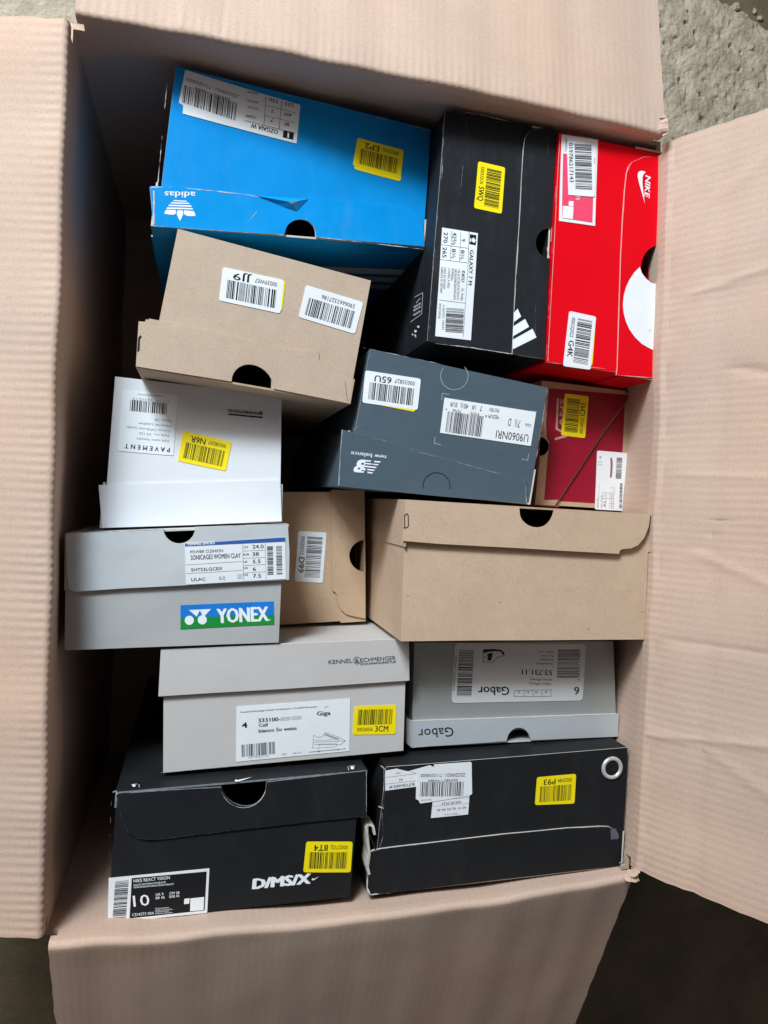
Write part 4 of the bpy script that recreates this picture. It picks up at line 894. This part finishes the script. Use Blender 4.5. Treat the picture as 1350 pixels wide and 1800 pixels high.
st = b.sticker_poly(D8, [(455, 188), (720, 115), (770, 140), (772, 105), (1255, 70), (1268, 85), (1275, 490), (1240, 515), (720, 600), (590, 618), (565, 572), (532, 560), (545, 225)], H_B+.0005)
i = b.ink(H_B+.0005+PR, D8).bars((1165, 330), (595, 335), 0, 91, 63, sk=(-12, 190)); b.done(i, 'barcode', INK, st)
i = b.ink(H_B+.0005+PR, D8); i.text('ZZGZ000GU - T11ODNE000', (1182, 218), (595, 228), 44, .0); i.text('069382"174484', (1088, 295), (695, 303), 32); i.text('EAN KOD', (735, 560), (600, 568), 16); b.done(i, 'lettering', INK, st)
b.code_sticker(B4, [(858, 176), (1040, 160), (1032, 298), (848, 305)], 2, H_B, '00023N84', 'P93', seed=92)
# eyelet: a rolled metal ring round a dark hole
METAL = mat('eyelet_metal', (226, 226, 226), .3, .6, .03, 80, metal=.55)
u0, v0 = b.face.inv((1076, 1350), .001); c0 = b.face.P(u0, v0, .0003); ax = (b.face.P(u0+.05, v0)-b.face.P(u0, v0)).normalized(); ay = b.face.n.cross(ax).normalized()
V, Fc = [], []; R0, r0, nA, nB = .0090, .0019, 40, 10
for p in range(nA):
    for q in range(nB):
        a, e = 2*math.pi*p/nA, 2*math.pi*q/nB; rr_ = R0+r0*math.cos(e)
        V.append(c0+ax*(rr_*math.cos(a))+ay*(rr_*math.sin(a))+b.face.n*(r0*.9*math.sin(e)+.0006))
        Fc.append((p*nB+q, ((p+1) % nA)*nB+q, ((p+1) % nA)*nB+(q+1) % nB, p*nB+(q+1) % nB))
ring = b.build('eyelet', V, Fc, [METAL], smooth=True)
V = [c0+ax*(R0*math.cos(2*math.pi*k/32))+ay*(R0*math.sin(2*math.pi*k/32))+b.face.n*.0004 for k in range(32)]
b.build('eyelet_hole', V, [list(range(32))], [mat('eyelet_dark', (14, 15, 18), .25, .5)], ring)
b.wear(.0024, cr(B4, (70, 526), (135, 508), (300, 488), (700, 441), (1000, 412), (1190, 405), (1232, 440)), 0.93, 0.39)
b.done(b.ink(.0024, B4).poly([(1200, 422), (1224, 414), (1238, 445), (1237, 462), (1201, 465)]), 'tape_scrap', mat('grey_tape', (92, 98, 104), .4)); b.wear(.0024, cr(B4, (72, 600), (66, 690), (80, 722), (180, 715)), 4.34, 0.19); b.wear(.0024, cr(B4, (72, 530), (62, 610)), 1.86, 0.44)
b.wear(.0004, cr(B4, (145, 135), (145, 300), (135, 320), (142, 450), (125, 500)), 1.49, 0.29); b.wear(.0004, cr(B4, (130, 122), (152, 140)), 3.72, 0.54); b.wear(.0004, cr(B4, (120, 312), (145, 320)), 3.72, 0.64)
b.wear(.0004, cr(B4, (1283, 185), (1280, 345)), 2.48, 0.34); b.wear(.0024, cr(B4, (1268, 480), (1262, 560), (1240, 575)), 2.48, 0.34); b.wear(.0004, cr(B4, (160, 135), (600, 95), (1000, 60)), 0.62, -0.26, BK_E)
# the torn lid corner standing up beside the box
for (pts, w) in ((cr(B4, (95, 440), (88, 402), (70, 392), (58, 410), (64, 480), (70, 530), (62, 590), (70, 625)), .0022), (cr(B4, (68, 430), (100, 505)), .0015)):
    P3 = [at(x, y, .401) for x, y in pts]; V, Fc = [], []
    for p in P3: V += [p+Vector((0, 0, .0022)), p+Vector((w, 0, .0015)), p+Vector((w, 0, -.02)), p+Vector((0, 0, -.02))]
    for k in range(len(P3)-1):
        for q in range(4): Fc.append((k*4+q, k*4+(q+1) % 4, k*4+4+(q+1) % 4, k*4+4+q))
    b.build('torn_corner', V, Fc, [PAPER if w > .002 else BK2])
